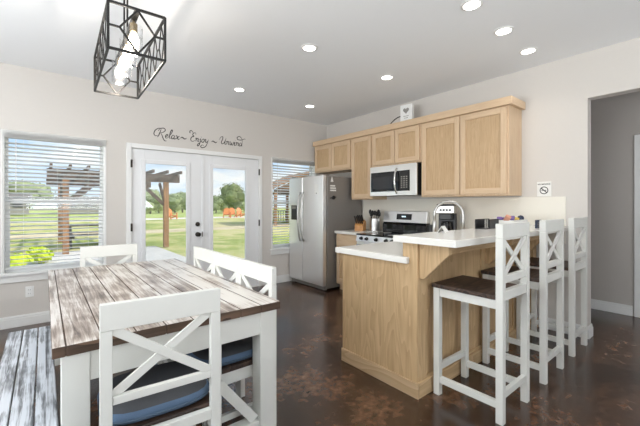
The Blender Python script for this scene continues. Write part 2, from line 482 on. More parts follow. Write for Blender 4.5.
# kitchen wall: ends at the hall opening, a header carries on over it
KE = 0.925
b = MB(); b.box(XK, XK+0.12, KE, YB, 0, CZ); b.box(XK, XK+0.12, -1.6, KE, 2.345, CZ); b.box(XK, XK+0.12, YR, -1.6, 0, CZ)
structure(b.build('wall_right', M['wall']))
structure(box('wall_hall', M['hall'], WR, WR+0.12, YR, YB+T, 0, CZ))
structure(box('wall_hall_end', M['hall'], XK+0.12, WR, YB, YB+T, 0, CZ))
# left wall and rear wall with openings added to let light in (behind the camera)
b = MB()
for y0, y1, z0, z1 in ((YR, -0.2, 0, CZ), (3.2, YB, 0, CZ), (-0.2, 3.2, 0, 0.75), (-0.2, 3.2, 2.25, CZ)):
    b.box(WL-0.15, WL, y0, y1, z0, z1)
structure(b.build('wall_left', M['wall']))
b = MB()
for x0, x1, z0, z1 in ((WL-0.15, -0.4, 0, CZ), (2.8, WR+0.15, 0, CZ), (-0.4, 2.8, 0, 0.75), (-0.4, 2.8, 2.25, CZ)):
    b.box(x0, x1, YR-0.15, YR, z0, z1)
structure(b.build('wall_rear', M['wall']))
def baseboard(name, p0, p1, n):
    """flat board with a stepped top along a wall; n points into the room"""
    p0, p1, n = Vector(p0), Vector(p1), Vector(n)
    b = MB()
    for t, z0, z1 in ((0.016, 0.0, 0.092), (0.010, 0.092, 0.112), (0.006, 0.112, 0.122)):
        a, c = p0+n*t/2, p1+n*t/2
        b.bar((a.x, a.y, (z0+z1)/2), (c.x, c.y, (z0+z1)/2), t, z1-z0)
    return structure(b.build(name, M['trim'], bevel=0.003))
baseboard('baseboard_back', (WL, YB, 0), (0.80, YB, 0), (0, -1, 0))
baseboard('baseboard_back_right', (2.735, YB, 0), (XK, YB, 0), (0, -1, 0))
baseboard('baseboard_hall', (WR, 0.78, 0), (WR, YB, 0), (-1, 0, 0))
baseboard('baseboard_right', (XK, KE, 0), (XK, 1.345, 0), (-1, 0, 0))
baseboard('baseboard_wall_end', (XK-0.016, KE, 0), (XK+0.136, KE, 0), (0, -1, 0))
baseboard('baseboard_left', (WL, YR, 0), (WL, YB, 0), (1, 0, 0))
# hall door casing at the right edge of the picture
structure(box('trim_3', M['trim'], WR-0.02, WR, 0.66, 0.765, 0, 2.12, bevel=0.004))

# ------------------------------------------------------------------ windows
def window(name, rect, slat_tilt, n_panes_label):
    x0, x1, z0, z1 = rect
    fr = MB(); d0, d1 = YB+0.075, YB+0.145
    f = 0.016
    fr.box(x0, x0+f, d0, d1, z0, z1); fr.box(x1-f, x1, d0, d1, z0, z1)
    fr.box(x0+f, x1-f, d0, d1, z0, z0+f); fr.box(x0+f, x1-f, d0, d1, z1-f, z1)
    w = structure(fr.build(name, M['trim'], bevel=0.003))
    zm = (z0+z1)/2+0.018
    for nm, za, zb, yy in (('lower_sash', z0+f, zm+0.025, YB+0.085), ('upper_sash', zm-0.025, z1-f, YB+0.112)):
        s = MB(); q = 0.036 if nm == 'lower_sash' else 0.022
        s.box(x0+f, x0+f+q, yy, yy+0.026, za, zb); s.box(x1-f-q, x1-f, yy, yy+0.026, za, zb)
        s.box(x0+f+q, x1-f-q, yy, yy+0.026, za, za+q+0.01); s.box(x0+f+q, x1-f-q, yy, yy+0.026, zb-q-0.01, zb)
        so = s.build(nm, M['trim'], w, bevel=0.002)
        box('pane', M['pane'], x0+f+q, x1-f-q, yy+0.011, yy+0.015, za+q, zb-q, so)
    # drywall returns painted white, stool and apron
    r = MB(); t = 0.012
    r.box(x0, x0+t, YB+0.001, d0, z0, z1); r.box(x1-t, x1, YB+0.001, d0, z0, z1); r.box(x0+t, x1-t, YB+0.001, d0, z1-t, z1)
    r.build('return', M['trim'], w)
    s = MB(); s.box(x0-0.05, x1+0.05, YB-0.045, YB-0.0005, z0-0.022, z0+0.004); s.box(x0+0.001, x1-0.001, YB-0.0005, d0, z0-0.0, z0+0.004)
    s.box(x0-0.03, x1+0.03, YB-0.018, YB-0.0005, z0-0.095, z0-0.022)
    s.build('sill', M['trim'], w, bevel=0.003)
    c = MB(); e = 0.016
    c.box(x0-e, x0, YB-0.008, YB-0.0005, z0+0.004, z1+e); c.box(x1, x1+e, YB-0.008, YB-0.0005, z0+0.004, z1+e); c.box(x0, x1, YB-0.008, YB-0.0005, z1, z1+e)
    c.build('bead', M['trim'], w)
    return w
window('window_1', W1, 0, '')
window('window_2', W2, 0, '')
def blind(rect, label, zbot):
    x0, x1, z0, z1 = rect
    t = thing('window_blind', label, 'blind', ((x0+x1)/2, YB+0.038, z1-0.013), 0, 'white slatted window blinds')
    hw = (x1-x0)/2-0.016
    v = MB(); v.box(-hw-0.026, hw+0.026, -0.062, -0.048, -0.048, 0.034); v.box(-hw, hw, -0.048, -0.04, -0.045, 0.0); v.box(-hw, hw, -0.04, 0.028, -0.045, 0.0)
    v.build('valance', M['slat'], t, bevel=0.003)
    s = MB(); H = z1-0.013-zbot; n = int((H-0.10)/0.0445)
    for k in range(n):
        z = -0.098-k*0.0445
        m = Matrix.Translation((0, 0, z)) @ Matrix.Rotation(math.radians(-15), 4, 'X')
        s.box(-hw, hw, -0.025, 0.025, -0.0014, 0.0014, mtx=m)
    s.build('slats', M['slat'], t)
    zl = -0.098-n*0.0445
    MB().box(-hw, hw, -0.025, 0.025, zl-0.012, zl+0.004).build('bottom_rail', M['slat'], t, bevel=0.003)
    for xx in (-hw*0.66, 0.0, hw*0.66):
        MB().tube([(xx, -0.0265, -0.05), (xx, -0.0265, zl)], 0.0012, 6).build('ladder_cord', M['slat'], t)
    MB().tube([(-hw*0.8, -0.036, -0.06), (-hw*0.8, -0.036, -0.62)], 0.004, 8).build('tilt_wand', M['white_plastic'], t)
    return t
blind(W1, 'open white slatted blind in the left window beside the dining table', W1[2]+0.02)
blind(W2, 'open white slatted blind in the right window partly behind the fridge', W2[2]+0.02)

# ------------------------------------------------------------------ french doors
b = MB(); cw = 0.058
b.box(DR[0]-cw+0.012, DR[0]+0.012, YB-0.02, YB-0.0005, 0, DR[3]+cw-0.012); b.box(DR[1]-0.012, DR[1]+cw-0.012, YB-0.02, YB-0.0005, 0, DR[3]+cw-0.012)
b.box(DR[0]+0.012, DR[1]-0.012, YB-0.02, YB-0.0005, DR[3]-0.012, DR[3]+cw-0.012)
structure(b.build('trim_1', M['trim'], bevel=0.004))
b = MB(); b.box(DR[0], DR[0]+0.012, YB, YB+T, 0, DR[3]); b.box(DR[1]-0.012, DR[1], YB, YB+T, 0, DR[3]); b.box(DR[0]+0.012, DR[1]-0.012, YB, YB+T, DR[3]-0.012, DR[3])
b.box(DR[0]+0.012, DR[1]-0.012, YB, YB+T, 0, 0.018)
structure(b.build('trim_2', M['trim']))
def french(name, x0, x1, gx0, gx1, hinge_x, hinge_side):
    y0, y1 = YB+0.012, YB+0.056
    zt = DR[3]-0.016; g0, g1 = 0.46, 1.858
    m = MB()
    m.box(x0, gx0, y0, y1, 0.02, zt); m.box(gx1, x1, y0, y1, 0.02, zt); m.box(gx0, gx1, y0, y1, 0.02, g0); m.box(gx0, gx1, y0, y1, g1, zt)
    d = structure(m.build(name, M['door'], bevel=0.002))
    r = MB(); q = 0.042
    for a, c, e, f_ in ((gx0-q, gx0+0.012, g0-q, g1+q), (gx1-0.012, gx1+q, g0-q, g1+q), (gx0+0.012, gx1-0.012, g0-q, g0+0.012), (gx0+0.012, gx1-0.012, g1-0.012, g1+q)):
        r.box(a, c, y0-0.013, y0, e, f_)
    r.build('glass_frame', M['door'], d, bevel=0.006)
    box('pane', M['pane'], gx0, gx1, y0+0.006, y0+0.010, g0, g1, d)
    box('outer_pane', M['pane'], gx0, gx1, y1-0.010, y1-0.006, g0, g1, d)
    s = MB(); n = int((g1-g0)/0.016)
    for k in range(n):
        z = g0+0.008+k*0.016
        s.box(gx0+0.012, gx1-0.012, (y0+y1)/2-0.006, (y0+y1)/2+0.006, z-0.0004, z+0.0004)
    s.build('blind_slats', M['slat'], d)
    for z in (0.22, 1.02, 1.83):
        h = MB(); h.tube([(hinge_x, YB-0.024, z-0.05), (hinge_x, YB-0.024, z+0.05)], 0.008, 10); h.box(hinge_x-0.012, hinge_x+0.012, YB-0.0235, YB-0.0205, z-0.048, z+0.048)
        h.build('hinge', M['bronze'], d)
    return d
XM = 1.765
dl = french('door_1', DR[0]+0.014, XM-0.002, 1.012, 1.55, DR[0]+0.012, -1)
dr = french('door_2', XM+0.002, DR[1]-0.014, 1.915, 2.458, DR[1]-0.012, 1)
MB().box(XM-0.006, XM+0.03, YB+0.0, YB+0.011, 0.02, DR[3]-0.016).build('astragal', M['door'], dr, bevel=0.003)
k = MB(); kx = 1.70
k.lathe([(0.033, 0.0), (0.033, -0.008), (0.014, -0.012), (0.012, -0.035), (0.026, -0.042), (0.030, -0.055), (0.024, -0.068), (0.008, -0.071)], (kx, YB+0.012, 0.885), 20, 'Y')
k.build('door_knob', M['bronze'], dl, smooth=True)
k = MB(); k.lathe([(0.032, 0.0), (0.032, -0.010), (0.022, -0.020), (0.010, -0.022)], (kx, YB+0.012, 1.03), 20, 'Y'); k.box(kx-0.006, kx+0.006, YB-0.024, YB-0.008, 1.012, 1.048)
k.build('deadbolt', M['bronze'], dl)
MB().box(XM-0.006, XM+0.004, YB-0.004, YB+0.004, 0.85, 0.92).build('strike_plate', M['bronze'], dr)

# ------------------------------------------------------------------ wall decal in flowing script
def strokes_decal():
    """three words drawn as pen strokes in a cell grid: x right, y up, 1 unit = x-height"""
    def spline(pts, n=7):
        out = []
        P = [pts[0]]+list(pts)+[pts[-1]]
        for i in range(1, len(P)-2):
            for k in range(n):
                t = k/n
                q = []
                for d in range(2):
                    a, b_, c, e = P[i-1][d], P[i][d], P[i+1][d], P[i+2][d]
                    q.append(0.5*(2*b_+(c-a)*t+(2*a-5*b_+4*c-e)*t*t+(3*b_-a-3*c+e)*t**3))
                out.append(tuple(q))
        out.append(pts[-1])
        return out
    glyph = {
        'R': ([[(0.2, 0.5), (-0.3, 0.3), (-0.75, 0.8), (-0.6, 1.7), (0.1, 2.35), (0.9, 2.4)],
               [(0.75, 2.2), (0.6, 1.4), (0.4, 0.5), (0.15, 0.0)],
               [(0.1, 1.6), (0.5, 2.3), (1.3, 2.55), (1.75, 2.1), (1.4, 1.5), (0.7, 1.2)],
               [(0.8, 1.2), (1.2, 0.6), (1.6, -0.2), (2.1, -0.75), (2.5, -0.7)]], 1.9),
        'e': ([[(0.0, 0.35), (0.5, 0.55), (0.7, 0.85), (0.45, 1.0), (0.2, 0.7), (0.2, 0.25), (0.45, 0.0), (0.9, 0.3)]], 0.85),
        'l': ([[(0.0, 0.3), (0.5, 1.2), (0.75, 2.0), (0.6, 2.4), (0.35, 1.9), (0.25, 0.6), (0.4, 0.05), (0.75, 0.3)]], 0.7),
        'a': ([[(0.75, 0.85), (0.4, 1.0), (0.1, 0.6), (0.15, 0.1), (0.45, 0.05), (0.75, 0.5), (0.8, 0.95)], [(0.8, 0.95), (0.72, 0.3), (0.85, 0.0), (1.15, 0.3)]], 1.05),
        'x': ([[(0.0, 0.8), (0.25, 1.0), (0.5, 0.5), (0.8, 0.0), (1.1, 0.25)], [(0.95, 1.0), (0.6, 0.6), (0.1, 0.0)]], 1.1),
        'E': ([[(1.3, 1.9), (1.1, 2.4), (0.6, 2.3), (0.45, 1.8), (0.8, 1.4), (0.35, 1.2), (0.1, 0.6), (0.35, 0.05), (0.9, 0.05), (1.35, 0.4)],
               [(0.55, 2.2), (0.0, 2.9), (-0.45, 2.7), (-0.4, 2.3), (-0.1, 2.25)]], 1.35),
        'n': ([[(0.0, 0.8), (0.2, 1.0), (0.2, 0.0)], [(0.2, 0.5), (0.5, 0.95), (0.75, 0.8), (0.75, 0.1), (1.05, 0.2)]], 1.0),
        'j': ([[(0.1, 0.5), (0.4, 1.0), (0.35, 0.0), (0.2, -0.9), (-0.15, -1.1), (-0.2, -0.7), (0.3, -0.2), (0.65, 0.3)], [(0.42, 1.4), (0.48, 1.5)]], 0.65),
        'o': ([[(0.5, 1.0), (0.15, 0.7), (0.15, 0.2), (0.45, 0.0), (0.75, 0.3), (0.75, 0.8), (0.5, 1.0), (0.7, 0.8), (1.0, 0.85)]], 0.95),
        'y': ([[(0.0, 0.8), (0.2, 1.0), (0.25, 0.3), (0.5, 0.1), (0.85, 0.6)], [(0.95, 1.0), (0.8, 0.0), (0.4, -1.1), (-0.4, -1.5), (-0.9, -1.2), (-0.6, -0.75), (0.0, -0.9)]], 1.05),
        'U': ([[(-0.4, 1.2), (-0.1, 1.9), (0.4, 2.2), (0.55, 1.6), (0.3, 0.6), (0.5, 0.1), (1.0, 0.3), (1.4, 1.2), (1.5, 1.9)], [(1.5, 1.9), (1.35, 0.6), (1.5, 0.05), (1.8, 0.25)]], 1.75),
        'w': ([[(0.0, 0.8), (0.2, 1.0), (0.2, 0.2), (0.45, 0.05), (0.7, 0.7), (0.7, 0.2), (1.0, 0.05), (1.25, 0.6), (1.2, 1.0), (1.45, 0.85)]], 1.4),
        'i': ([[(0.0, 0.5), (0.25, 1.0), (0.2, 0.15), (0.4, 0.0), (0.65, 0.3)], [(0.3, 1.4), (0.35, 1.5)]], 0.6),
        'd': ([[(0.75, 0.85), (0.4, 1.0), (0.1, 0.6), (0.15, 0.1), (0.45, 0.05), (0.75, 0.5), (0.95, 1.3)], [(0.95, 0.9), (0.85, 0.2), (1.1, 0.05)],
               [(0.95, 1.3), (0.6, 2.3), (-0.2, 2.9), (-0.9, 2.5), (-0.6, 1.9), (0.5, 1.9), (1.3, 2.3), (1.8, 2.3)]], 1.1),
        '~': ([[(0.0, 0.4), (0.35, 0.75), (0.8, 0.55), (1.2, 0.35), (1.6, 0.65)]], 1.7),
    }
    root = thing('wall_decal', 'dark cursive word decal on the wall above the glass double doors', 'decal', (0, YB, 0))
    # size chosen so the line runs from above the left door to above the right one
    s = 0.058
    for word, xs, zs in (('Relax', 1.155, 2.205), ('~', 1.455, 2.205), ('Enjoy', 1.59, 2.205), ('~', 1.895, 2.205), ('Unwind', 2.03, 2.215)):
        b = MB(); x = xs
        k = 0.9
        for ch in word:
            st, adv = glyph[ch]
            for p in st:
                q = spline(p)
                pts = [(x+px*s*k+pz*s*0.14, -0.001, zs+pz*s*0.88) for px, pz in q]
                n = len(pts)
                rad = [0.0054*(0.5+0.8*abs(math.sin(PI*i/max(1, n-1)))) if ch != '~' else 0.0075*(0.4+0.8*math.sin(PI*i/(n-1))) for i in range(n)]
                b.tube(pts, rad, 6, flat=((0, 1, 0), 0.2))
            x += adv*s*k
        b.build('word' if word != '~' else 'flourish', M['decal'], root)
strokes_decal()

# ------------------------------------------------------------------ kitchen: upper cabinets
XF = 3.78          # face of the upper boxes
def shaker_door(name, parent, y0, y1, z0, z1, xf, hinge=None, rail=0.062):
    d = MB(); t = 0.020
    d.box(xf-t, xf, y0, y0+rail, z0, z1, 0); d.box(xf-t, xf, y1-rail, y1, z0, z1, 0)
    d.box(xf-t, xf, y0+rail, y1-rail, z0, z0+rail, 1); d.box(xf-t, xf, y0+rail, y1-rail, z1-rail, z1, 1)
    o = d.build(name, [M['cab_v'], M['cab_h']], parent, bevel=0.0025)
    box('recessed_panel', M['cab_panel'], xf-t+0.013, xf-0.001, y0+rail, y1-rail, z0+rail, z1-rail, o)
    return o
def upper_cabinet(label, y0, y1, z0, z1, ndoors):
    t = thing('wall_cabinet', label, 'cabinet', (0, 0, 0), 0, 'light maple wall cabinets')
    b = MB(); b.box(XF+0.002, XK-0.001, y0+0.0006, y1-0.0006, z0, z1)
    b.build('cabinet_body', M['cab_v'], t, bevel=0.002)
    g = 0.014; w = (y1-y0-g*2)/ndoors
    for k in range(ndoors):
        a = y0+g+k*w
        shaker_door('door', t, a+0.005, a+w-0.005, z0+0.022, z1-0.014, XF)
    return t
ZU = 2.352
upper_cabinet('wide two-door maple wall cabinet at the near end by the sign', 1.512, 2.580, 1.405, ZU, 2)
upper_cabinet('short two-door maple wall cabinet above the microwave', 2.580, 3.420, 1.862, ZU, 2)
upper_cabinet('tall narrow single-door maple wall cabinet between microwave and fridge', 3.420, 3.862, 1.390, ZU, 1)
upper_cabinet('two-door maple wall cabinet above the fridge in the corner', 3.862, 4.80, 1.875, ZU, 2)
b = MB(); b.box(XF-0.036, XF, 1.474, 4.82, ZU+0.0005, ZU+0.084); b.box(XF, XK-0.001, 1.474, 1.511, ZU+0.0005, ZU+0.084); b.box(XF, XF+0.02, 1.511, 4.82, ZU+0.0005, ZU+0.084)
b.box(XF+0.02, XK-0.001, 1.511, 4.82, ZU+0.0005, ZU+0.008)
tag(b.build('crown_board', M['cab_h'], bevel=0.004), 'maple crown board running along the top of the wall cabinets', 'molding')

# ------------------------------------------------------------------ backsplash and counters
tag(box('backsplash', M['splash'], XK-0.018, XK-0.0005, 1.10, 3.915, 0.912, 1.389, bevel=0.002), 'cream slab backsplash on the wall behind the stove and bar', 'backsplash')
XC = 3.46
def base_cabinet(label, y0, y1):
    t = thing('base_cabinet', label, 'cabinet', (0, 0, 0), 0, 'maple base cabinets along the wall')
    b = MB(); b.box(XC+0.035, XK-0.02, y0, y1, 0.10, 0.87); b.box(XC+0.10, XK-0.02, y0, y1, 0.0, 0.10)
    b.build('cabinet_body', M['cab_v'], t, bevel=0.002)
    xf = XC+0.034
    shaker_door('door', t, y0+0.02, y1-0.02, 0.13, 0.66, xf)
    d = MB(); d.box(xf-0.02, xf, y0+0.02, y1-0.02, 0.69, 0.85)
    d.build('drawer', M['cab_h'], t, bevel=0.003)
    return t
base_cabinet('maple base cabinet with drawer between the fridge and the stove', 3.425, 3.90)
base_cabinet('maple base cabinet in the corner behind the bar', 2.16, 2.625)
tag(box('countertop', M['quartz'], XC, XK-0.019, 3.412, 3.912, 0.871, 0.91, bevel=0.004), 'white quartz countertop between fridge and stove under the knife block', 'countertop')
tag(box('countertop', M['quartz'], XC, XK-0.019, 2.17, 2.632, 0.871, 0.91, bevel=0.004), 'white quartz countertop between stove and bar under the coffee maker', 'countertop')

# ------------------------------------------------------------------ fridge
def fridge():
    x0 = 3.243; y0, y1 = 3.925, 4.835; ym = 4.445; zt = 1.755
    t = thing('refrigerator', 'stainless side-by-side refrigerator in the corner by the right window', 'refrigerator', (0, 0, 0))
    b = MB(); b.box(x0+0.085, 4.07, y0, y1, 0.03, zt-0.01)
    b.build('body', M['steel_side'], t, bevel=0.006)
    for nm, a, c in (('door', y0+0.002, ym-0.004), ('door', ym+0.004, y1-0.002)):
        d = MB(); d.box(x0, x0+0.075, a, c, 0.075, zt)
        d.build(nm, M['fridge_steel'], t, bevel=0.012, segs=3)
    g = MB(); g.box(x0+0.05, x0+0.084, y0+0.01, y1-0.01, 0.012, 0.068)
    for k in range(10): g.box(x0+0.046, x0+0.05, y0+0.03+k*0.086, y0+0.10+k*0.086, 0.03, 0.05)
    g.build('toe_grille', M['steel_side'], t)
    for yy in (ym-0.045, ym+0.045):
        h = MB(); pts = []
        for i in range(15):
            u = i/14; z = 0.72+u*0.79
            pts.append((x0-0.012-0.052*math.sin(PI*u)**0.55, yy, z))
        h.tube(pts, 0.013, 10)
        h.build('handle', M['faucet_steel'], t, smooth=True)
    d = MB(); d.box(x0-0.004, x0-0.0004, 4.60, 4.76, 1.06, 1.30)
    o = d.build('dispenser', M['black'], t, bevel=0.002)
    box('dispenser_tray', M['black_glass'], x0-0.014, x0-0.0042, 4.615, 4.745, 1.062, 1.08, o)
    box('control_panel', M['steel_side'], x0-0.0055, x0-0.0042, 4.62, 4.74, 1.24, 1.285, o)
    for ya in (y0+0.06, y1-0.06):
        MB().lathe([(0.022, 0.0), (0.022, 0.035)], (x0+0.10, ya, 0.0), 12).build('foot', M['black'], t)
    for ya, yb in ((y0+0.03, y0+0.10), (y1-0.10, y1-0.03)):
        box('hinge_cover', M['steel_side'], x0+0.03, x0+0.16, ya, yb, zt+0.0005, zt+0.018, t, bevel=0.004)
    return t
fridge()
# papers held to the fridge
def sheet(name, mats, x0, x1, y0, y1, z0, z1, label, cat, lines=0, axis='X'):
    t = thing(name, label, cat, (0, 0, 0))
    box('sheet', mats, x0, x1, y0, y1, z0, z1, t)
    n = lines
    for i in range(n):
        z = z1-(i+1)*(z1-z0)/(n+1)
        if axis == 'X': box('printed_line', M['grey_ink'], x0-0.0006, x0-0.0002, y0+(y1-y0)*0.15, y1-(y1-y0)*random.uniform(0.12, 0.35), z-0.004, z+0.004, t)
        else: box('printed_line', M['grey_ink'], x0+(x1-x0)*0.12, x1-(x1-x0)*random.uniform(0.1, 0.3), y0-0.0006, y0-0.0002, z-0.004, z+0.004, t)
    return t
t = sheet('paper_note', M['paper'], 3.2405, 3.2423, 4.03, 4.13, 1.47, 1.62, 'white paper note stuck on the right fridge door', 'paper', 0)
box('clip_magnet', M['black'], 3.236, 3.2403, 4.07, 4.085, 1.478, 1.492, t)
t = thing('hanging_tag', 'white triangular tag hanging high on the side of the fridge', 'tag', (3.42, 3.922, 1.745))
MB().prism([(-0.03, -0.085), (0.03, -0.085), (0.002, 0.0), (-0.002, 0.0)], 'Y', -0.0015, 0.0005).build('card', M['paper'], t)
for i, (zz, ww) in enumerate(((1.60, 0.10), (1.565, 0.115), (1.53, 0.12))):
    o = box('printed_strip', M['paper'], 3.385, 3.385+ww, 3.9215, 3.9235, zz-0.012, zz+0.010, bevel=0.0)
    tag(o, 'white printed strip on the fridge side, ' + ('topmost', 'middle', 'lowest')[i] + ' of the three under the tag', 'label', 'white strips on the fridge side')
t = thing('magnetic_clip', 'black magnetic clip on the fridge side below the white strips', 'clip', (3.45, 3.924, 1.42))
MB().lathe([(0.030, 0.0), (0.030, -0.014), (0.022, -0.02)], (0, -0.0005, 0), 16, 'Y').build('knob', M['black'], t)
MB().bar((-0.07, -0.006, -0.01), (0.05, -0.006, 0.01), 0.01, 0.014).build('jaw', M['black'], t)

# ------------------------------------------------------------------ microwave
def microwave():
    y0, y1, z0, z1, xf = 2.60, 3.395, 1.432, 1.850, 3.70
    t = thing('microwave', 'stainless over-the-range microwave mounted above the stove', 'microwave', (0, 0, 0))
    box('body', M['black'], xf+0.03, XK-0.02, y0+0.004, y1-0.004, z0+0.004, z1, t, bevel=0.003)
    f = MB(); f.box(xf, xf+0.03, y0, y1, z0, z1)
    f.build('front', M['fridge_steel'], t, bevel=0.004)
    g = MB(); g.box(xf-0.003, xf-0.0002, 2.70, y1-0.02, z0+0.06, z1-0.085)
    o = g.build('door_glass', M['black_glass'], t)
    box('window', M['window_glass_dark'], xf-0.0042, xf-0.0031, 2.985, 3.34, z0+0.10, z1-0.15, o)
    p = MB(); p.box(xf-0.0042, xf-0.0031, 2.715, 2.86, z0+0.08, z1-0.10)
    o = p.build('keypad', M['black'], t)
    k = MB()
    for r in range(6):
        for c in range(3):
            k.box(xf-0.0052, xf-0.0043, 2.735+c*0.04, 2.76+c*0.04, z0+0.10+r*0.028, z0+0.116+r*0.028)
    k.build('keys', M['grey_ink'], o)
    h = MB(); pts = []
    for i in range(13):
        u = i/12
        pts.append((xf-0.006-0.05*math.sin(PI*u)**0.6, 2.905, z0+0.03+u*0.335))
    h.tube(pts, 0.013, 10); h.build('handle', M['chrome'], t, smooth=True)
    v = MB()
    for k_ in range(14): v.box(xf+0.05, xf+0.2, y0+0.05+k_*0.052, y0+0.08+k_*0.052, z0+0.001, z0+0.0039)
    v.build('vent_grille', M['steel_side'], t)
microwave()

# ------------------------------------------------------------------ stove
def stove():
    y0, y1 = 2.645, 3.405; xf = 3.435
    t = thing('stove', 'stainless electric range with black glass cooktop under the microwave', 'stove', (0, 0, 0))
    box('body', M['steel_side'], xf+0.03, XK-0.03, y0+0.004, y1-0.004, 0.05, 0.884, t)
    c = MB(); c.box(xf-0.012, XK-0.10, y0, y1, 0.885, 0.903)
    o = c.build('cooktop', M['black_glass'], t, bevel=0.004)
    for cx_, cy_, r in ((3.60, 3.22, 0.09), (3.60, 2.84, 0.11), (3.86, 3.22, 0.075), (3.86, 2.84, 0.075)):
        MB().lathe([(r, 0.0), (r, 0.0008), (r-0.004, 0.0008), (r-0.004, 0.0002)], (cx_, cy_, 0.9032), 32).build('burner_ring', M['steel_side'], o)
    p = MB(); p.prism([(xf-0.02, 0.80), (xf+0.03, 0.80), (xf+0.03, 0.884), (xf+0.0, 0.884)], 'Y', y0, y1)
    pn = p.build('control_panel', M['fridge_steel'], t, bevel=0.003)
    for ky in (3.30, 3.20, 2.86, 2.76, 3.03):
        MB().lathe([(0.024, 0.0), (0.024, -0.008), (0.019, -0.012), (0.017, -0.034), (0.012, -0.036)], (xf-0.010, ky, 0.842), 16, 'X').build('knob', M['black_metal'], t)
    d = MB(); d.box(xf-0.008, xf+0.028, y0+0.006, y1-0.006, 0.22, 0.793)
    do = d.build('oven_door', M['fridge_steel'], t, bevel=0.004)
    box('window', M['window_glass_dark'], xf-0.0095, xf-0.0082, y0+0.12, y1-0.12, 0.36, 0.64, do)
    h = MB(); h.tube([(xf-0.05, y0+0.05, 0.752), (xf-0.05, y1-0.05, 0.752)], 0.012, 10)
    for ky in (y0+0.07, y1-0.07): h.bar((xf-0.05, ky, 0.752), (xf-0.009, ky, 0.752), 0.018, 0.018)
    h.build('handle', M['chrome'], do)
    dr_ = MB(); dr_.box(xf-0.006, xf+0.028, y0+0.006, y1-0.006, 0.06, 0.21)
    dr_.build('drawer', M['fridge_steel'], t, bevel=0.004)
    # back guard: black lower riser, leaning steel console
    g = MB(); g.prism([(3.985, 0.9035), (4.085, 0.9035), (4.085, 1.05), (4.01, 1.05), (3.985, 1.02)], 'Y', y0+0.003, y1-0.003)
    g.build('back_riser', M['black_glass'], t, bevel=0.006)
    g = MB(); g.prism([(4.005, 1.0505), (4.088, 1.0505), (4.088, 1.215), (4.035, 1.215)], 'Y', y0+0.012, y1+0.004)
    co = g.build('console', M['fridge_steel'], t, bevel=0.006)
    m = Matrix.Translation((4.02, 0, 1.133)) @ Matrix.Rotation(math.atan2(0.03, 0.1645), 4, 'Y')
    q = MB(); q.box(-0.0045, -0.0012, 2.90, 3.16, -0.042, 0.042, mtx=m)
    ds = q.build('display', M['black_glass'], co)
    q = MB()
    for i in range(4): q.box(-0.0055, -0.0047, 3.0+i*0.018, 3.012+i*0.018, -0.006, 0.014, mtx=m)
    q.build('clock_digits', emit('clock_glow', (0.7, 0.9, 1.0), 1.2), ds)
    for ya, yb in ((y0+0.004, y0+0.0118), ):
        pass
    return t
stove()

# ------------------------------------------------------------------ peninsula with raised bar
PX, PY0, PY1 = 1.95, 1.362, 2.10
def peninsula():
    t = thing('kitchen_peninsula', 'light oak peninsula with plain end panel carrying the white bar top', 'peninsula', (0, 0, 0))
    # end panel (one big plywood face), raised part under the bar
    p = MB(); p.prism([(PY0, 0.0), (PY1, 0.0), (PY1, 0.899), (PY0+0.12, 0.899), (PY0+0.12, 1.045), (PY0, 1.045)], 'X', PX, PX+0.022)
    p.build('end_panel', M['ply'], t, bevel=0.002)
    b = MB(); b.box(PX+0.0225, XK-0.02, PY0+0.125, PY1-0.02, 0.10, 0.899); b.box(PX+0.0225, XK-0.02, PY0+0.125, PY1-0.10, 0.0, 0.10)
    b.build('cabinet_body', M['cab_v'], t)
    w = MB(); w.box(PX+0.0225, XK-0.0195, PY0+0.012, PY0+0.12, 0.0, 1.045)
    w.build('bar_wall', M['ply'], t)
    # framed front seen from the stools: stiles and rails over the plywood
    xs = (PX+0.0225, 2.86, 3.50, XK-0.109)
    for x in xs: box('stile', M['ply'], x, x+0.088, PY0, PY0+0.0118, 0.0, 1.045, t, bevel=0.002)
    for i in range(3):
        box('rail', M['ply_h'], xs[i]+0.0885, xs[i+1]-0.0005, PY0, PY0+0.0118, 0.95, 1.045, t, bevel=0.002)
        box('rail', M['ply_h'], xs[i]+0.0885, xs[i+1]-0.0005, PY0, PY0+0.0118, 0.0, 0.12, t, bevel=0.002)
    # base trim around the end
    k = MB(); k.box(PX-0.016, PX-0.0005, PY0-0.016, PY1, 0.0, 0.105)
    k.build('base_trim', M['ply_y'], t, bevel=0.004)
    k = MB(); k.box(PX, XK-0.017, PY0-0.016, PY0-0.0005, 0.0, 0.105)
    k.build('base_trim', M['ply_h'], t, bevel=0.004)
    # corbels
    for x in (PX+0.022, 2.92, 3.62):
        c = MB(); ya = PY0-0.0006
        c.prism([(ya, 1.0445), (ya-0.215, 1.0445), (ya-0.215, 0.985), (ya-0.035, 0.805), (ya, 0.805)], 'X', x, x+0.04)
        c.build('corbel', M['ply'], t, bevel=0.002)
    for x in (PX+0.062, 2.96):
        pass
    for xa, xb in ((PX+0.0625, 2.9195), (2.9605, 3.6195)): box('support_rail', M['ply_h'], xa, xb, PY0-0.20, PY0-0.18, 0.985, 1.0445, t, bevel=0.002)
    return t
peninsula()
b = MB(); b.box(PX, XC-0.001, PY0+0.122, 2.155, 0.90, 0.945); b.box(1.916, PX-0.0008, 1.425, 2.155, 0.90, 0.945)
tag(b.build('countertop', M['quartz'], bevel=0.004), 'lower white quartz countertop of the peninsula beside the bar', 'countertop')
b = MB(); b.box(1.895, XK-0.019, 1.055, 1.525, 1.0455, 1.09)
tag(b.build('bar_counter', M['quartz'], bevel=0.004), 'raised white quartz bar top above the stools', 'countertop')

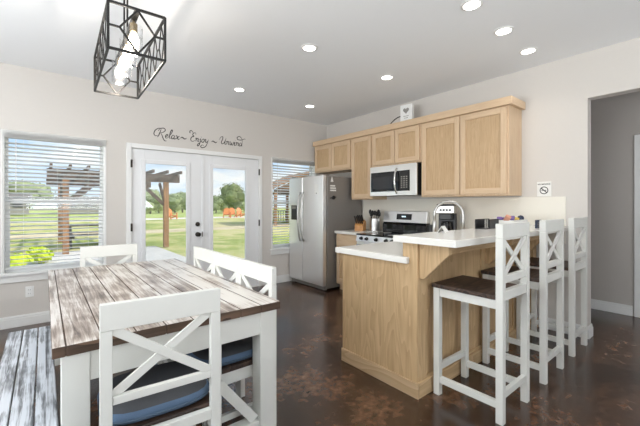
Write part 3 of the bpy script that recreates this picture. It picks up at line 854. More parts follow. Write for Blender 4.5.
# ------------------------------------------------------------------ faucet
def faucet():
    t = thing('faucet', 'tall brushed steel gooseneck faucet behind the bar at the sink', 'faucet', (3.0, 1.60, 0.9455))
    MB().lathe([(0.028, 0.0), (0.028, 0.01), (0.018, 0.02), (0.016, 0.10)], (0, 0, 0), 18).build('base', M['faucet_steel'], t, smooth=True)
    R = 0.125; pts = [(0, 0, 0.10), (0, 0, 0.20), (0, 0, 0.265)]
    for i in range(1, 15):
        a = PI*i/14
        pts.append((-(R-R*math.cos(a))*0.5, (R-R*math.cos(a))*0.87, 0.265+R*math.sin(a)))
    e = pts[-1]
    pts.append((e[0], e[1], 0.21))
    MB().tube(pts, 0.0125, 12).build('neck', M['faucet_steel'], t, smooth=True)
    MB().lathe([(0.013, 0.21), (0.018, 0.20), (0.018, 0.11), (0.015, 0.10)], (e[0], e[1], 0), 16).build('spray_head', M['faucet_steel'], t, smooth=True)
    MB().tube([(0.016, 0, 0.07), (0.06, -0.01, 0.085), (0.09, -0.012, 0.12)], [0.008, 0.007, 0.006], 8).build('lever', M['faucet_steel'], t, smooth=True)
faucet()

# ------------------------------------------------------------------ things on the counters
def coffee_maker():
    t = thing('coffee_maker', 'steel and black drip coffee maker on the counter seen through the faucet arch', 'coffee maker', (3.80, 2.235, 0.9105), 0.35)
    box('base', M['black'], -0.13, 0.12, -0.10, 0.10, 0.0, 0.035, t, bevel=0.006)
    box('tower', M['black'], 0.02, 0.12, -0.10, 0.10, 0.036, 0.29, t, bevel=0.006)
    box('brew_head', M['faucet_steel'], -0.12, 0.12, -0.105, 0.105, 0.291, 0.385, t, bevel=0.008)
    box('lid', M['black'], -0.11, 0.11, -0.095, 0.095, 0.3855, 0.405, t, bevel=0.006)
    MB().lathe([(0.04, 0.0), (0.062, 0.01), (0.068, 0.06), (0.06, 0.13), (0.05, 0.16)], (-0.055, 0, 0.037), 20).build('carafe', M['black_glass'], t, smooth=True)
    MB().tube([(-0.115, -0.02, 0.18), (-0.16, -0.03, 0.16), (-0.16, -0.03, 0.09), (-0.118, -0.02, 0.07)], 0.008, 8).build('carafe_handle', M['black'], t)
    b = MB()
    for i in range(4): b.box(-0.1225, -0.1202, -0.07+i*0.035, -0.045+i*0.035, 0.32, 0.345)
    b.build('buttons', M['black'], t)
    box('filter_basket', M['black'], -0.105, 0.015, -0.07, 0.07, 0.215, 0.290, t, bevel=0.01)
coffee_maker()
tag(MB().lathe([(0.05, 0.0), (0.055, 0.01), (0.055, 0.115), (0.058, 0.12), (0.058, 0.14), (0.02, 0.145)], (3.80, 2.445, 0.9105), 20).build('canister', M['black'], smooth=False), 'small black canister between the coffee maker and the stove', 'canister')
t = thing('utensil_crock', 'stainless utensil crock beside the knife block', 'crock', (3.92, 3.50, 0.9105))
MB().lathe([(0.074, 0.0), (0.076, 0.004), (0.076, 0.185), (0.079, 0.19), (0.070, 0.19), (0.070, 0.01)], n=24).build('pot', M['steel'], t, smooth=False)
for i in range(7):
    a = i*2*PI/7+0.3; r0, r1 = 0.03, 0.060
    u = thing('cooking_utensil', 'black cooking utensil standing in the steel crock', 'utensil', (3.92, 3.50, 0.9105), 0, 'black utensils in the crock')
    p0 = Vector((r0*math.cos(a), r0*math.sin(a), 0.012)); p1 = Vector((r1*math.cos(a)*1.1, r1*math.sin(a)*1.1, 0.225+0.016*(i % 3)))
    MB().tube([p0, p1], 0.006, 8).build('shaft', M['black'], u)
    d = (p1-p0).normalized(); c = p1+d*0.032
    MB().blob(c, 0.026, 0.020, 0.040, 2).build('head', M['black'], u, smooth=True)
t = thing('knife_block', 'honey-coloured wooden knife block on the counter beside the fridge', 'knife block', (3.80, 3.685, 0.9105), 0.5)
b = MB(); b.prism([(-0.09, 0.0), (0.085, 0.0), (0.085, 0.135), (0.0, 0.17), (-0.09, 0.08)], 'Y', -0.068, 0.068)
b.build('block', M['knife_wood'], t, bevel=0.003)
n_ = Vector((-0.707, 0, 0.707))
for i in range(7):
    k = thing('kitchen_knife', 'black-handled knife standing in the knife block', 'knife', (3.80, 3.685, 0.9105), 0.5, 'knives in the knife block')
    yy = -0.045+0.030*(i % 4); s_ = 0.032 if i < 4 else 0.070
    base = Vector((-0.09+s_, yy, 0.08+s_))
    L_ = 0.16 if i < 4 else 0.13
    MB().bar(base+n_*0.001, base+n_*L_, 0.014, 0.022, (0, 1, 0)).build('handle', M['black'], k, bevel=0.003)
# small things on the bar
t = thing('napkin_holder', 'low black rack on the bar left of the snack packets', 'rack', (3.12, 1.44, 1.0905), 0.0)
box('tray', M['black'], -0.13, 0.13, -0.05, 0.045, 0.0, 0.006, t)
box('back_plate', M['black'], -0.13, 0.13, 0.035, 0.045, 0.0065, 0.085, t)
box('front_plate', M['black'], -0.05, 0.13, -0.05, -0.042, 0.0065, 0.085, t)
for x in (-0.128, -0.092, 0.128): MB().bar((x, -0.046, 0.0065), (x, -0.046, 0.088), 0.006, 0.006).build('post', M['chrome'], t)
t = thing('snack_tray', 'shallow tray of wrapped snacks on the bar behind the nearest stool', 'tray', (3.42, 1.36, 1.0905))
b = MB(); b.box(-0.17, 0.17, -0.09, 0.09, 0.0, 0.006); b.box(-0.17, 0.17, -0.09, -0.084, 0.0065, 0.075); b.box(-0.17, 0.17, 0.084, 0.09, 0.0065, 0.075); b.box(-0.17, -0.164, -0.084, 0.084, 0.0065, 0.075); b.box(0.164, 0.17, -0.084, 0.084, 0.0065, 0.075)
b.build('basket', M['paper'], t)
cl = ['purple', 'purple', 'purple', 'pinkish', 'yellow', 'yellow']
nm = {'purple': 'purple wrapped snack packet in the tray on the bar', 'pinkish': 'rose-coloured packet at the left end of the bar tray', 'yellow': 'yellow wrapped snack packet in the tray on the bar'}
for i, (dx, dy, ang) in enumerate(((-0.125, 0.03, 0.5), (-0.07, -0.04, -0.35), (-0.015, 0.04, 0.25), (-0.165, -0.04, 0.9), (0.055, -0.02, 0.4), (0.12, 0.045, -0.3))):
    m = Matrix.Translation((3.42+dx, 1.36+dy, 1.165+0.012*(i % 2))) @ Matrix.Rotation(ang, 4, 'Y') @ Matrix.Rotation(0.2*i, 4, 'Z')
    b = MB(); b.box(-0.042, 0.042, -0.024, 0.024, -0.014, 0.014, mtx=m)
    o = b.build('snack_packet', M[cl[i]], bevel=0.008)
    tag(o, nm[cl[i]], 'snack', cl[i]+' snack packets in the tray')
tag(MB().blob((3.56, 1.32, 1.175), 0.03, 0.03, 0.03, 2).build('navy_ball', M['navy'], smooth=True), 'small navy ball at the right end of the bar tray', 'ball')
t = thing('small_sign', 'small navy block sign with pale lettering on the bar between the stools', 'sign', (3.53, 1.16, 1.0905))
box('board', M['navy'], -0.06, 0.06, -0.008, 0.008, 0.0, 0.075, t, bevel=0.002)
b = MB()
for i, (w0, zz) in enumerate(((0.07, 0.054), (0.085, 0.037), (0.06, 0.02))): b.box(-w0/2, w0/2, -0.0088, -0.0082, zz-0.003, zz+0.003)
b.build('lettering', M['grey_ink'], t)
t = thing('table_tent_card', 'small white folded card on the bar corner near the faucet', 'card', (2.42, 1.455, 1.0905), 0.3)
b = MB(); b.prism([(-0.03, 0.0), (-0.028, 0.0), (0.0, 0.044), (0.028, 0.0), (0.03, 0.0), (0.001, 0.048), (-0.001, 0.048)], 'X', -0.055, 0.055)
b.build('card', M['paper'], t)

# no-smoking sign on the kitchen wall
def no_smoking():
    t = thing('no_smoking_sign', 'white no-smoking sign with crossed circle on the wall beside the cabinets', 'sign', (XK, 1.295, 1.472))
    box('plate', M['paper'], -0.006, -0.0005, -0.066, 0.066, -0.078, 0.078, t, bevel=0.002)
    b = MB(); n = 40
    ring = []
    for i in range(n):
        a0, a1 = 2*PI*i/n, 2*PI*(i+1)/n
        q = [(0.040, a0), (0.040, a1), (0.032, a1), (0.032, a0)]
        v = [b.bm.verts.new((-0.0072, r*math.cos(a), -0.014+r*math.sin(a))) for r, a in q]
        b.bm.faces.new(v)
    b.bar((-0.0072, 0.025, -0.014+0.025), (-0.0072, -0.025, -0.014-0.025), 0.0008, 0.008, (0, 1, -1))
    b.build('crossed_circle', M['ink'], t, recalc=False)
    b = MB(); b.box(-0.0068, -0.0062, -0.022, 0.018, -0.017, -0.010); b.box(-0.0068, -0.0062, 0.0186, 0.024, -0.017, -0.010)
    b.tube([(-0.0065, 0.022, -0.004), (-0.0065, 0.018, 0.002), (-0.0065, 0.022, 0.008)], 0.0012, 6)
    b.build('cigarette', M['ink'], t)
    cu = bpy.data.curves.new('sign_text', 'FONT'); cu.body = 'NO SMOKING'; cu.size = 0.0185; cu.align_x = 'CENTER'; cu.extrude = 0.0003; cu.offset = 0.0004
    tmp = bpy.data.objects.new('sign_text_curve', cu)
    me = bpy.data.meshes.new_from_object(tmp); bpy.data.objects.remove(tmp)
    me.materials.clear(); me.materials.append(M['ink'])
    o = bpy.data.objects.new('lettering', me); COL.objects.link(o)
    o.location = (-0.0068, 0, 0.045); o.rotation_euler = (PI/2, 0, -PI/2); o.parent = t
no_smoking()
def outlet(loc, rz, label):
    t = thing('wall_outlet', label, 'outlet', loc, rz)
    box('cover_plate', M['white_plastic'], -0.036, 0.036, -0.006, -0.0005, -0.058, 0.058, t, bevel=0.002)
    for z in (-0.02, 0.02):
        r = MB(); r.box(-0.017, 0.017, -0.0078, -0.0062, z-0.014, z+0.014)
        o = r.build('receptacle', M['white_plastic'], t, bevel=0.002)
        q = MB()
        for x in (-0.007, 0.007): q.box(x-0.0012, x+0.0012, -0.0085, -0.0079, z-0.004, z+0.006)
        q.build('slots', M['ink'], o)
outlet((-0.125, YB, 0.362), 0, 'white wall outlet below the left window beside the table')
outlet((XK-0.018, 2.19, 1.13), -PI/2, 'white outlet on the backsplash right of the coffee maker')

# heart sign and cord on top of the cabinets
t = thing('heart_block_sign', 'white block sign with a grey heart on top of the wall cabinets', 'sign', (3.84, 2.845, ZU+0.0845), 0.12)
box('block', M['white_plastic'], -0.03, 0.03, -0.088, 0.088, 0.0, 0.232, t, bevel=0.004)
pts = []
for i in range(28):
    a = 2*PI*i/28
    hx = 16*math.sin(a)**3; hy = 13*math.cos(a)-5*math.cos(2*a)-2*math.cos(3*a)-math.cos(4*a)
    pts.append((hx*0.0028, 0.15+hy*0.0028))
b = MB(); b.prism(pts, 'X', -0.0312, -0.0302); b.build('heart', M['grey_ink'], t)
b = MB()
for w0, zz in ((0.08, 0.075), (0.06, 0.05)): b.box(-0.0312, -0.0302, -w0/2, w0/2, zz-0.004, zz+0.004)
b.build('lettering', M['grey_ink'], t)
pts = [(3.82, 2.945+0.19*u, ZU+0.0905+0.085*math.sin(PI*(0.5+0.5*u))) for u in [i/12 for i in range(13)]]
tag(MB().tube(pts, 0.007, 8).build('cord', M['black']), 'black cord looping out behind the heart sign on the cabinets', 'cord')

# ------------------------------------------------------------------ dining table and bench
TX0, TX1, TY0, TY1, TZ = 0.022, 1.024, 1.612, 3.58, 0.765
def table():
    t = thing('dining_table', 'white farmhouse dining table with whitewashed plank top', 'table', ((TX0+TX1)/2, (TY0+TY1)/2, 0))
    hx, hy = (TX1-TX0)/2, (TY1-TY0)/2
    b = MB(); n = 8; w = (2*hx-0.042)/n
    b.box(-hx, -hx+0.0398, -hy, hy, TZ-0.042, TZ)
    for i in range(n):
        x = -hx+0.042+i*w
        b.box(x+0.0022, x+w-0.0022 if i < n-1 else hx, -hy, hy, TZ-0.042, TZ)
    b.box(-hx+0.004, hx-0.004, -hy+0.004, hy-0.004, TZ-0.041, TZ-0.006)
    bmesh.ops.recalc_face_normals(b.bm, faces=b.bm.faces[:])
    for f in b.bm.faces:
        f.material_index = 0 if f.normal.z > 0.9 and f.calc_center_median().z > TZ-0.002 else 1
    b.build('tabletop', [M['table_top'], M['table_edge']], t, bevel=0.0025)
    L_ = 0.092; e = 0.028; ey = 0.010
    ap = MB(); za, zb = TZ-0.162, TZ-0.0425
    ap.box(-hx+e+L_, hx-e-L_, -hy+ey+0.006, -hy+ey+0.03, za, zb); ap.box(-hx+e+L_, hx-e-L_, hy-ey-0.03, hy-ey-0.006, za, zb)
    ap.box(-hx+e+0.006, -hx+e+0.03, -hy+ey+L_, hy-ey-L_, za, zb); ap.box(hx-e-0.03, hx-e-0.006, -hy+ey+L_, hy-ey-L_, za, zb)
    ap.build('apron', M['white_wood'], t, bevel=0.002)
    for sx in (-1, 1):
        for sy in (-1, 1):
            x = sx*(hx-e-L_/2); y = sy*(hy-ey-L_/2)
            MB().box(x-L_/2, x+L_/2, y-L_/2, y+L_/2, 0, zb).build('leg', M['white_wood'], t, bevel=0.003)
    for sy in (-1, 1):
        y = sy*(hy-ey-L_/2); xr = hx-e-L_
        MB().box(-xr, xr, y-0.035, y+0.035, 0.07, 0.135).build('stretcher', M['white_wood'], t, bevel=0.003)
    y = -(hy-ey-L_/2)
    MB().box(0.125, 0.17, y-0.03, y+0.03, 0.1355, zb).build('support_post', M['white_wood'], t, bevel=0.003)
    MB().bar((0.16, y, 0.395), (xr-0.02, y, 0.14), 0.04, 0.05, (0, 0, 1)).build('brace', M['white_wood'], t, bevel=0.002)
    return t
table()
def bench():
    y0, y1 = 1.22, 3.09; x0, x1 = -0.19, 0.046; zt = 0.445
    t = thing('dining_bench', 'weathered plank bench along the window side of the table', 'bench', ((x0+x1)/2, (y0+y1)/2, 0))
    hx, hy = (x1-x0)/2, (y1-y0)/2
    b = MB(); w = 2*hx/3
    for i in range(3): b.box(-hx+i*w+0.003, -hx+(i+1)*w-0.003, -hy, hy, zt-0.038, zt)
    b.build('bench_seat', M['bench_top'], t, bevel=0.004)
    for yy in (-hy+0.15, 0, hy-0.15): box('cleat', M['white_wood'], -hx+0.02, hx-0.02, yy-0.03, yy+0.03, zt-0.075, zt-0.0385, t)
    for sx in (-1, 1):
        for sy in (-1, 1):
            x = sx*(hx-0.045); y = sy*(hy-0.15)
            MB().box(x-0.03, x+0.03, y-0.0295, y+0.0295, 0, zt-0.0755).build('leg', M['white_wood'], t, bevel=0.003)
bench()

# ------------------------------------------------------------------ dining chairs
def make_chair(label, loc, rz, cushion=True):
    """back plane at local y = 0 (outside face), seat runs to +y"""
    t = thing('dining_chair', label, 'chair', loc, rz, 'white cross-back dining chairs')
    W, D, ZS, ZT, p = 0.445, 0.42, 0.43, 0.935, 0.040
    hw = W/2
    for sx in (-1, 1):
        x = sx*(hw-p/2)
        MB().box(x-p/2, x+p/2, 0, 0.032, 0, ZT-0.1).build('rear_leg', M['white_wood'], t, bevel=0.002)
        xf = sx*(hw-p/2-0.012)
        MB().box(xf-p/2, xf+p/2, D-0.04, D, 0, ZS-0.028).build('front_leg', M['white_wood'], t, bevel=0.002)
        s = MB(); s.box(xf-0.011, xf+0.011, 0.0325, D-0.0405, ZS-0.095, ZS-0.028)
        s.build('side_rail', M['white_wood'], t)
        s = MB(); s.box(xf-0.012, xf+0.012, 0.0325, D-0.0405, 0.14, 0.175)
        s.build('stretcher', M['white_wood'], t, bevel=0.002)
    s = MB(); s.box(-hw, hw, 0, 0.032, ZT-0.0995, ZT)
    s.build('top_rail', M['white_wood'], t, bevel=0.003)
    s = MB(); xi = hw-p-0.0005
    s.box(-xi, xi, 0.004, 0.028, 0.555, 0.585); s.box(-xi, xi, 0.002, 0.03, ZS-0.055, ZS-0.012); s.box(-xi, xi, 0.006, 0.028, 0.20, 0.24)
    s.build('back_rail', M['white_wood'], t, bevel=0.002)
    zA, zB = 0.5855, ZT-0.1
    hl = 0.021
    for sg, ya, yb, nm in ((-1, 0.005, 0.016, 'cross_slat'), (1, 0.0165, 0.0275, 'cross_slat')):
        # slat clipped square to the opening so its ends meet the posts and rails
        d = Vector((2*xi, 0, sg*(zB-zA))).normalized(); nx = Vector((-d.z, 0, d.x))
        poly = []
        z0_, z1_ = (zA, zB) if sg > 0 else (zB, zA)
        k = hl*1.25
        a = [(-xi, z0_), (-xi, z0_+sg*k*0.75), (xi-k*1.2, z1_), (xi, z1_), (xi, z1_-sg*k*0.75), (-xi+k*1.2, z0_)]
        MB().prism(a, 'Y', ya, yb).build(nm, M['white_wood'], t, bevel=0.0015)
    s = MB(); s.box(-hw+0.012, hw-0.012, 0.033, D+0.02, ZS-0.0275, ZS)
    s.build('seat', M['seat_wood'], t, bevel=0.004)
    f = MB(); xg = hw-p-0.0125; f.box(-xg, xg, D-0.032, D-0.008, ZS-0.095, ZS-0.028); f.box(-xg, xg, D-0.032, D-0.008, 0.20, 0.24)
    f.build('front_rail', M['white_wood'], t)
    return t
def make_cushion(label, loc, rz):
    t = thing('seat_cushion', label, 'cushion', loc, rz, 'grey and blue seat cushions')
    def sq(r, z, k=4.0, n=40):
        out = []
        for i in range(n):
            a = 2*PI*i/n; c, s = math.cos(a), math.sin(a)
            q = (abs(c)**k+abs(s)**k)**(-1/k)
            out.append((r[0]*q*c, 0.236+r[1]*q*s, z))
        return out
    b = MB(); rings = []
    for sc, z in ((0.86, 0.001), (0.96, 0.010), (1.0, 0.026), (0.995, 0.042), (0.96, 0.054), (0.86, 0.064), (0.7, 0.069), (0.4, 0.068), (0.05, 0.062)):
        rings.append([b.bm.verts.new(p) for p in sq((0.215*sc, 0.198*sc), z)])
    n = 40
    for k in range(len(rings)-1):
        for i in range(n):
            j = (i+1) % n
            b.bm.faces.new((rings[k][i], rings[k][j], rings[k+1][j], rings[k+1][i]))
    b.bm.faces.new(rings[0][::-1]); b.bm.faces.new(rings[-1])
    bmesh.ops.recalc_face_normals(b.bm, faces=b.bm.faces[:])
    for f in b.bm.faces: f.material_index = 0 if f.calc_center_median().z > 0.058 else 1
    b.build('pad', [M['cushion'], M['cushion_side']], t, smooth=True)
    p = sq((0.217, 0.200), 0.026); p.append(p[0]); p.append(p[1])
    MB().tube(p, 0.0045, 6).build('piping', M['cushion_edge'], t, smooth=True)
    for i in (6, 14, 24, 36):
        pass
    return t
ch = make_chair('white cross-back chair at the near end of the table', (0.378, 1.447, 0), math.radians(-4.0))
XR = 1.060
spots = [((XR, 1.933, 0), PI/2, 'white cross-back chair on the right side of the table, nearest the camera'),
         ((XR, 2.380, 0), PI/2, 'white cross-back chair on the right side of the table, middle of the row'),
         ((XR, 2.827, 0), PI/2, 'white cross-back chair on the right side of the table, farthest along the row'),
         ((0.465, 3.635, 0), PI+math.radians(-4), 'white cross-back chair at the far end of the table by the left window')]
for loc, rz, lb in spots: dup(ch, loc, rz, lb)
cu0 = make_cushion('grey and blue cushion on the seat of the near-end chair', (0.378, 1.447, 0.4305), math.radians(-4.0))
for (loc, rz, lb), cl_ in zip(spots[:3], ('grey and blue cushion on the nearest of the right-hand chairs', 'grey and blue cushion on the middle right-hand chair', 'grey and blue cushion on the farthest right-hand chair')):
    dup(cu0, (loc[0], loc[1]+0.008, 0.4305), rz, cl_)

# ------------------------------------------------------------------ bar stools
def make_stool(label, loc, rz):
    """back plane at local y = 0, seat to +y, left side at local x = -w/2"""
    t = thing('bar_stool', label, 'stool', loc, rz, 'white cross-back bar stools at the bar')
    W, D, ZS, ZT, p = 0.410, 0.458, 0.762, 1.19, 0.042
    hw = W/2
    for sx in (-1, 1):
        x = sx*(hw-p/2)
        MB().box(x-p/2, x+p/2, 0, p, 0, ZT-0.088).build('rear_leg', M['white_wood'], t, bevel=0.002)
        MB().box(x-p/2, x+p/2, D-p, D, 0, ZS-0.028).build('front_leg', M['white_wood'], t, bevel=0.002)
        MB().box(x-0.012, x+0.012, p+0.0005, D-p-0.0005, ZS-0.085, ZS-0.028).build('side_rail', M['white_wood'], t)
        MB().box(x-0.014, x+0.014, p+0.0005, D-p-0.0005, 0.085, 0.128).build('stretcher', M['white_wood'], t, bevel=0.002)
    MB().box(-hw, hw, 0, p, ZT-0.0875, ZT).build('top_rail', M['white_wood'], t, bevel=0.003)
    xi = hw-p-0.0005
    s = MB(); s.box(-xi, xi, 0.006, 0.034, 0.832, 0.876); s.box(-xi, xi, 0.004, 0.036, 0.728, 0.786)
    s.build('back_rail', M['white_wood'], t, bevel=0.002)
    MB().box(-xi, xi, 0.008, 0.034, 0.142, 0.182).build('stretcher', M['white_wood'], t, bevel=0.002)
    MB().box(-xi, xi, D-0.036, D-0.010, 0.165, 0.208).build('foot_rest', M['white_wood'], t, bevel=0.002)
    MB().box(-xi, xi, D-0.034, D-0.012, ZS-0.085, ZS-0.028).build('front_rail', M['white_wood'], t)
    zA, zB = 0.8765, ZT-0.088
    k = 0.028
    for sg, ya, yb in ((1, 0.008, 0.020), (-1, 0.0205, 0.0325)):
        z0_, z1_ = (zA, zB) if sg > 0 else (zB, zA)
        a = [(-xi, z0_), (-xi, z0_+sg*k*0.7), (xi-k*1.1, z1_), (xi, z1_), (xi, z1_-sg*k*0.7), (-xi+k*1.1, z0_)]
        MB().prism(a, 'Y', ya, yb).build('cross_slat', M['white_wood'], t, bevel=0.0015)
    s = MB(); s.box(-hw-0.006, hw+0.006, p+0.001, D+0.012, ZS-0.0275, ZS); s.box(-xi, xi, 0.037, p+0.001, ZS-0.0275, ZS)
    s.build('seat', M['seat_wood'], t, bevel=0.004)
    return t
st = make_stool('white cross-back bar stool at the outer corner of the bar, nearest the camera', (2.296, 0.872, 0), 0)
dup(st, (3.018, 0.876, 0), 0, 'white cross-back bar stool in the middle of the three at the bar')
dup(st, (3.722, 0.884, 0), 0, 'white cross-back bar stool farthest along the bar, next to the wall end')

# ------------------------------------------------------------------ lights
def can(x, y, label):
    t = thing('recessed_light', label, 'ceiling light', (x, y, CZ), 0, 'round recessed ceiling lights')
    MB().lathe([(0.078, -0.0005), (0.078, -0.004), (0.060, -0.010), (0.057, -0.004), (0.057, -0.0006)], n=32).build('trim_ring', M['white_plastic'], t)
    MB().lathe([(0.0565, -0.001), (0.056, -0.0075)], n=32).build('lens', M['lens'], t)
    d = bpy.data.lights.new('can_lamp', 'AREA'); d.shape = 'DISK'; d.size = 0.11; d.energy = CAN_POWER; d.color = CAN_COLOR; d.spread = math.radians(110)
    o = bpy.data.objects.new('can_lamp', d); COL.objects.link(o); o.location = (0, 0, -0.013); o.parent = t
for x, y, lb in ((1.95, 4.05, 'recessed ceiling light nearest the glass doors'), (1.95, 2.56, 'recessed ceiling light above the floor between table and peninsula'),
                 (3.10, 2.58, 'recessed ceiling light in front of the stove cabinets'), (3.10, 4.06, 'recessed ceiling light in front of the fridge'),
                 (2.47, 1.25, 'recessed ceiling light above the outer corner of the bar'), (3.05, 1.265, 'recessed ceiling light above the middle of the bar'),
                 (3.63, 1.28, 'recessed ceiling light above the bar end by the wall')):
    can(x, y, lb)

def pendant():
    x0, x1, y0, y1, z0, z1 = 0.275, 0.570, 2.20, 3.11, 2.178, 2.437
    cx_, cy_ = (x0+x1)/2, (y0+y1)/2
    t = thing('pendant_lamp', 'black open-cage box chandelier hanging above the dining table', 'lamp', (cx_+0.012, cy_, z0), math.radians(-1.6))
    hx, hy, h = (x1-x0)/2, (y1-y0)/2, z1-z0
    s = 0.013
    f = MB()
    for sx in (-1, 1):
        for sy in (-1, 1): f.bar((sx*hx, sy*hy, 0), (sx*hx, sy*hy, h), s, s)
        for z in (0, h): f.bar((sx*hx, -hy, z), (sx*hx, hy, z), s, s)
    for sy in (-1, 1):
        for z in (0, h): f.bar((-hx, sy*hy, z), (hx, sy*hy, z), s, s)
    f.build('frame', M['black_metal'], t)
    q = 0.010; dw, dh = hx*0.62, h*0.46
    for sy in (-1, 1):
        e = MB(); y = sy*hy; zc = h/2
        P = [(0, y, h-0.004), (dw, y, zc), (0, y, 0.004), (-dw, y, zc)]
        for i in range(4): e.bar(P[i], P[(i+1) % 4], q, q)
        for sx in (-1, 1): e.bar((sx*dw, y, zc), (sx*hx, y, zc), q, q)
        e.build('diamond_end', M['black_metal'], t)
    for sx in (-1, 1):
        e = MB(); x = sx*hx; n = 5; L_ = 2*hy/n; zc = h/2
        for k in range(n):
            c = -hy+(k+0.5)*L_; d = L_*0.34
            P = [(x, c, h-0.004), (x, c+d, zc), (x, c, 0.004), (x, c-d, zc)]
            for i in range(4): e.bar(P[i], P[(i+1) % 4], 0.006, 0.006)
            e.bar((x, c+d, zc), (x, c+L_/2, zc), 0.006, 0.006); e.bar((x, c-d, zc), (x, c-L_/2, zc), 0.006, 0.006)
        e.build('diamond_side', M['black_metal'], t)
    e = MB(); e.bar((0, -hy, h), (0, hy, h), 0.03, 0.012); e.build('top_bar', M['black_metal'], t)
    for yy in (-0.07, 0.07):
        MB().tube([(0, yy, h), (0, yy, CZ-z0-0.0145)], 0.006, 10).build('hanging_rod', M['black_metal'], t)
    MB().box(-0.045, 0.045, -0.10, 0.10, CZ-z0-0.014, CZ-z0-0.0005).build('canopy', M['black_metal'], t, bevel=0.003)
    for k in range(4):
        yy = -0.315+k*0.21
        so = MB().lathe([(0.006, h-0.006), (0.006, h-0.02), (0.021, h-0.024), (0.021, h-0.07), (0.017, h-0.075)], (0, yy, 0), 16).build('socket', M['brass'], t)
        MB().lathe([(0.012, h-0.076), (0.02, h-0.09), (0.031, h-0.125), (0.031, h-0.14), (0.02, h-0.163), (0.004, h-0.169)], (0, yy, 0), 18).build('bulb', M['bulb'], so, smooth=True)
        g = MB(); n = 20; rings = []
        for z in (h-0.035, h-0.205):
            rings.append([g.bm.verts.new((0.05*math.cos(2*PI*i/n), yy+0.05*math.sin(2*PI*i/n), z)) for i in range(n)])
        for i in range(n): g.bm.faces.new((rings[0][i], rings[0][(i+1) % n], rings[1][(i+1) % n], rings[1][i]))
        g.build('glass_shade', M['clear_glass'], t, smooth=True)
        d = bpy.data.lights.new('bulb_lamp', 'POINT'); d.energy = 4.0; d.color = (1.0, 0.90, 0.78); d.shadow_soft_size = 0.03
        o = bpy.data.objects.new('bulb_lamp', d); COL.objects.link(o); o.location = (0, yy, h-0.19); o.parent = t
pendant()

# ------------------------------------------------------------------ outdoors
GZ = -0.10
def ground(name, mat, pts, z):
    b = MB(); b.prism(pts, 'Z', z-0.02, z)
    return structure(b.build(name, mat))
def slab(name, mat, x0, x1, y0, y1, z): return ground(name, mat, [(x0, y0), (x1, y0), (x1, y1), (x0, y1)], z)
OY = YB+T
slab('ground_lawn', M['lawn'], -140, 160, OY, 200, GZ)
slab('patio', M['concrete'], -1.3, 2.92, OY+0.002, 12.5, GZ+0.022)
slab('path_dirt', M['dirt'], -30, 40, 18.6, 21.0, GZ+0.012)
slab('path_gravel', M['gravel'], -4, 60, 35.5, 39.5, GZ+0.012)
slab('ground_meadow', M['meadow'], -130, 150, 42, 110, GZ+0.012)

def pergola():
    xs, ys = (0.47, 3.14), (12.0, 16.0)
    t = thing('pergola', 'open timber pergola with braced posts on the patio outside', 'pergola', (1.8, 14.0, GZ+0.022))
    H = 2.14
    ox, oy = 1.8, 14.0
    for x in xs:
        for y in ys:
            MB().box(x-ox-0.075, x-ox+0.075, y-oy-0.075, y-oy+0.075, 0, H).build('post', M['cedar'], t, bevel=0.006)
    for y in ys:
        MB().box(xs[0]-ox-0.42, xs[1]-ox+0.42, y-oy-0.075, y-oy+0.075, H, H+0.26).build('beam', M['cedar_dark'], t, bevel=0.006)
        for x, sg in ((xs[0], 1), (xs[1], -1)):
            MB().bar((x-ox+sg*0.06, y-oy, H-0.74), (x-ox+sg*0.80, y-oy, H-0.01), 0.07, 0.10).build('brace', M['cedar_dark'], t)
    for x in xs:
        MB().box(x-ox-0.06, x-ox+0.06, -1.91, 1.91, H-0.02, H+0.22).build('side_beam', M['cedar_dark'], t) if False else None
        for y, sg in ((ys[0], 1), (ys[1], -1)):
            MB().bar((x-ox, y-oy+sg*0.06, H-0.74), (x-ox, y-oy+sg*0.80, H-0.01), 0.07, 0.10).build('brace', M['cedar_dark'], t)
    for k in range(9):
        x = xs[0]-ox-0.33+k*(xs[1]-xs[0]+0.66)/8
        MB().box(x-0.03, x+0.03, ys[0]-oy-0.55, ys[1]-oy+0.55, H+0.2605, H+0.35).build('rafter', M['cedar_dark'], t)
pergola()

def picnic_table():
    t = thing('picnic_table', 'grey wooden picnic table on the grass outside the left window', 'table', (1.22, 14.1, GZ+0.0))
    b = MB()
    for i in range(5): b.box(-0.8, 0.8, -0.37+i*0.15, -0.23+i*0.15, 0.70, 0.74)
    b.build('tabletop', M['grey_table'], t)
    for sy in (-1, 1):
        MB().box(-0.8, 0.8, sy*0.72-0.14, sy*0.72+0.14, 0.42, 0.46).build('seat', M['grey_table'], t)
    for x in (-0.55, 0.55):
        for sy in (-1, 1): MB().bar((x, sy*0.60, 0.0), (x, sy*0.22, 0.70), 0.05, 0.10).build('leg', M['grey_table'], t)
        MB().bar((x+0.05, -0.82, 0.38), (x+0.05, 0.82, 0.38), 0.05, 0.09).build('crossbar', M['grey_table'], t)
picnic_table()

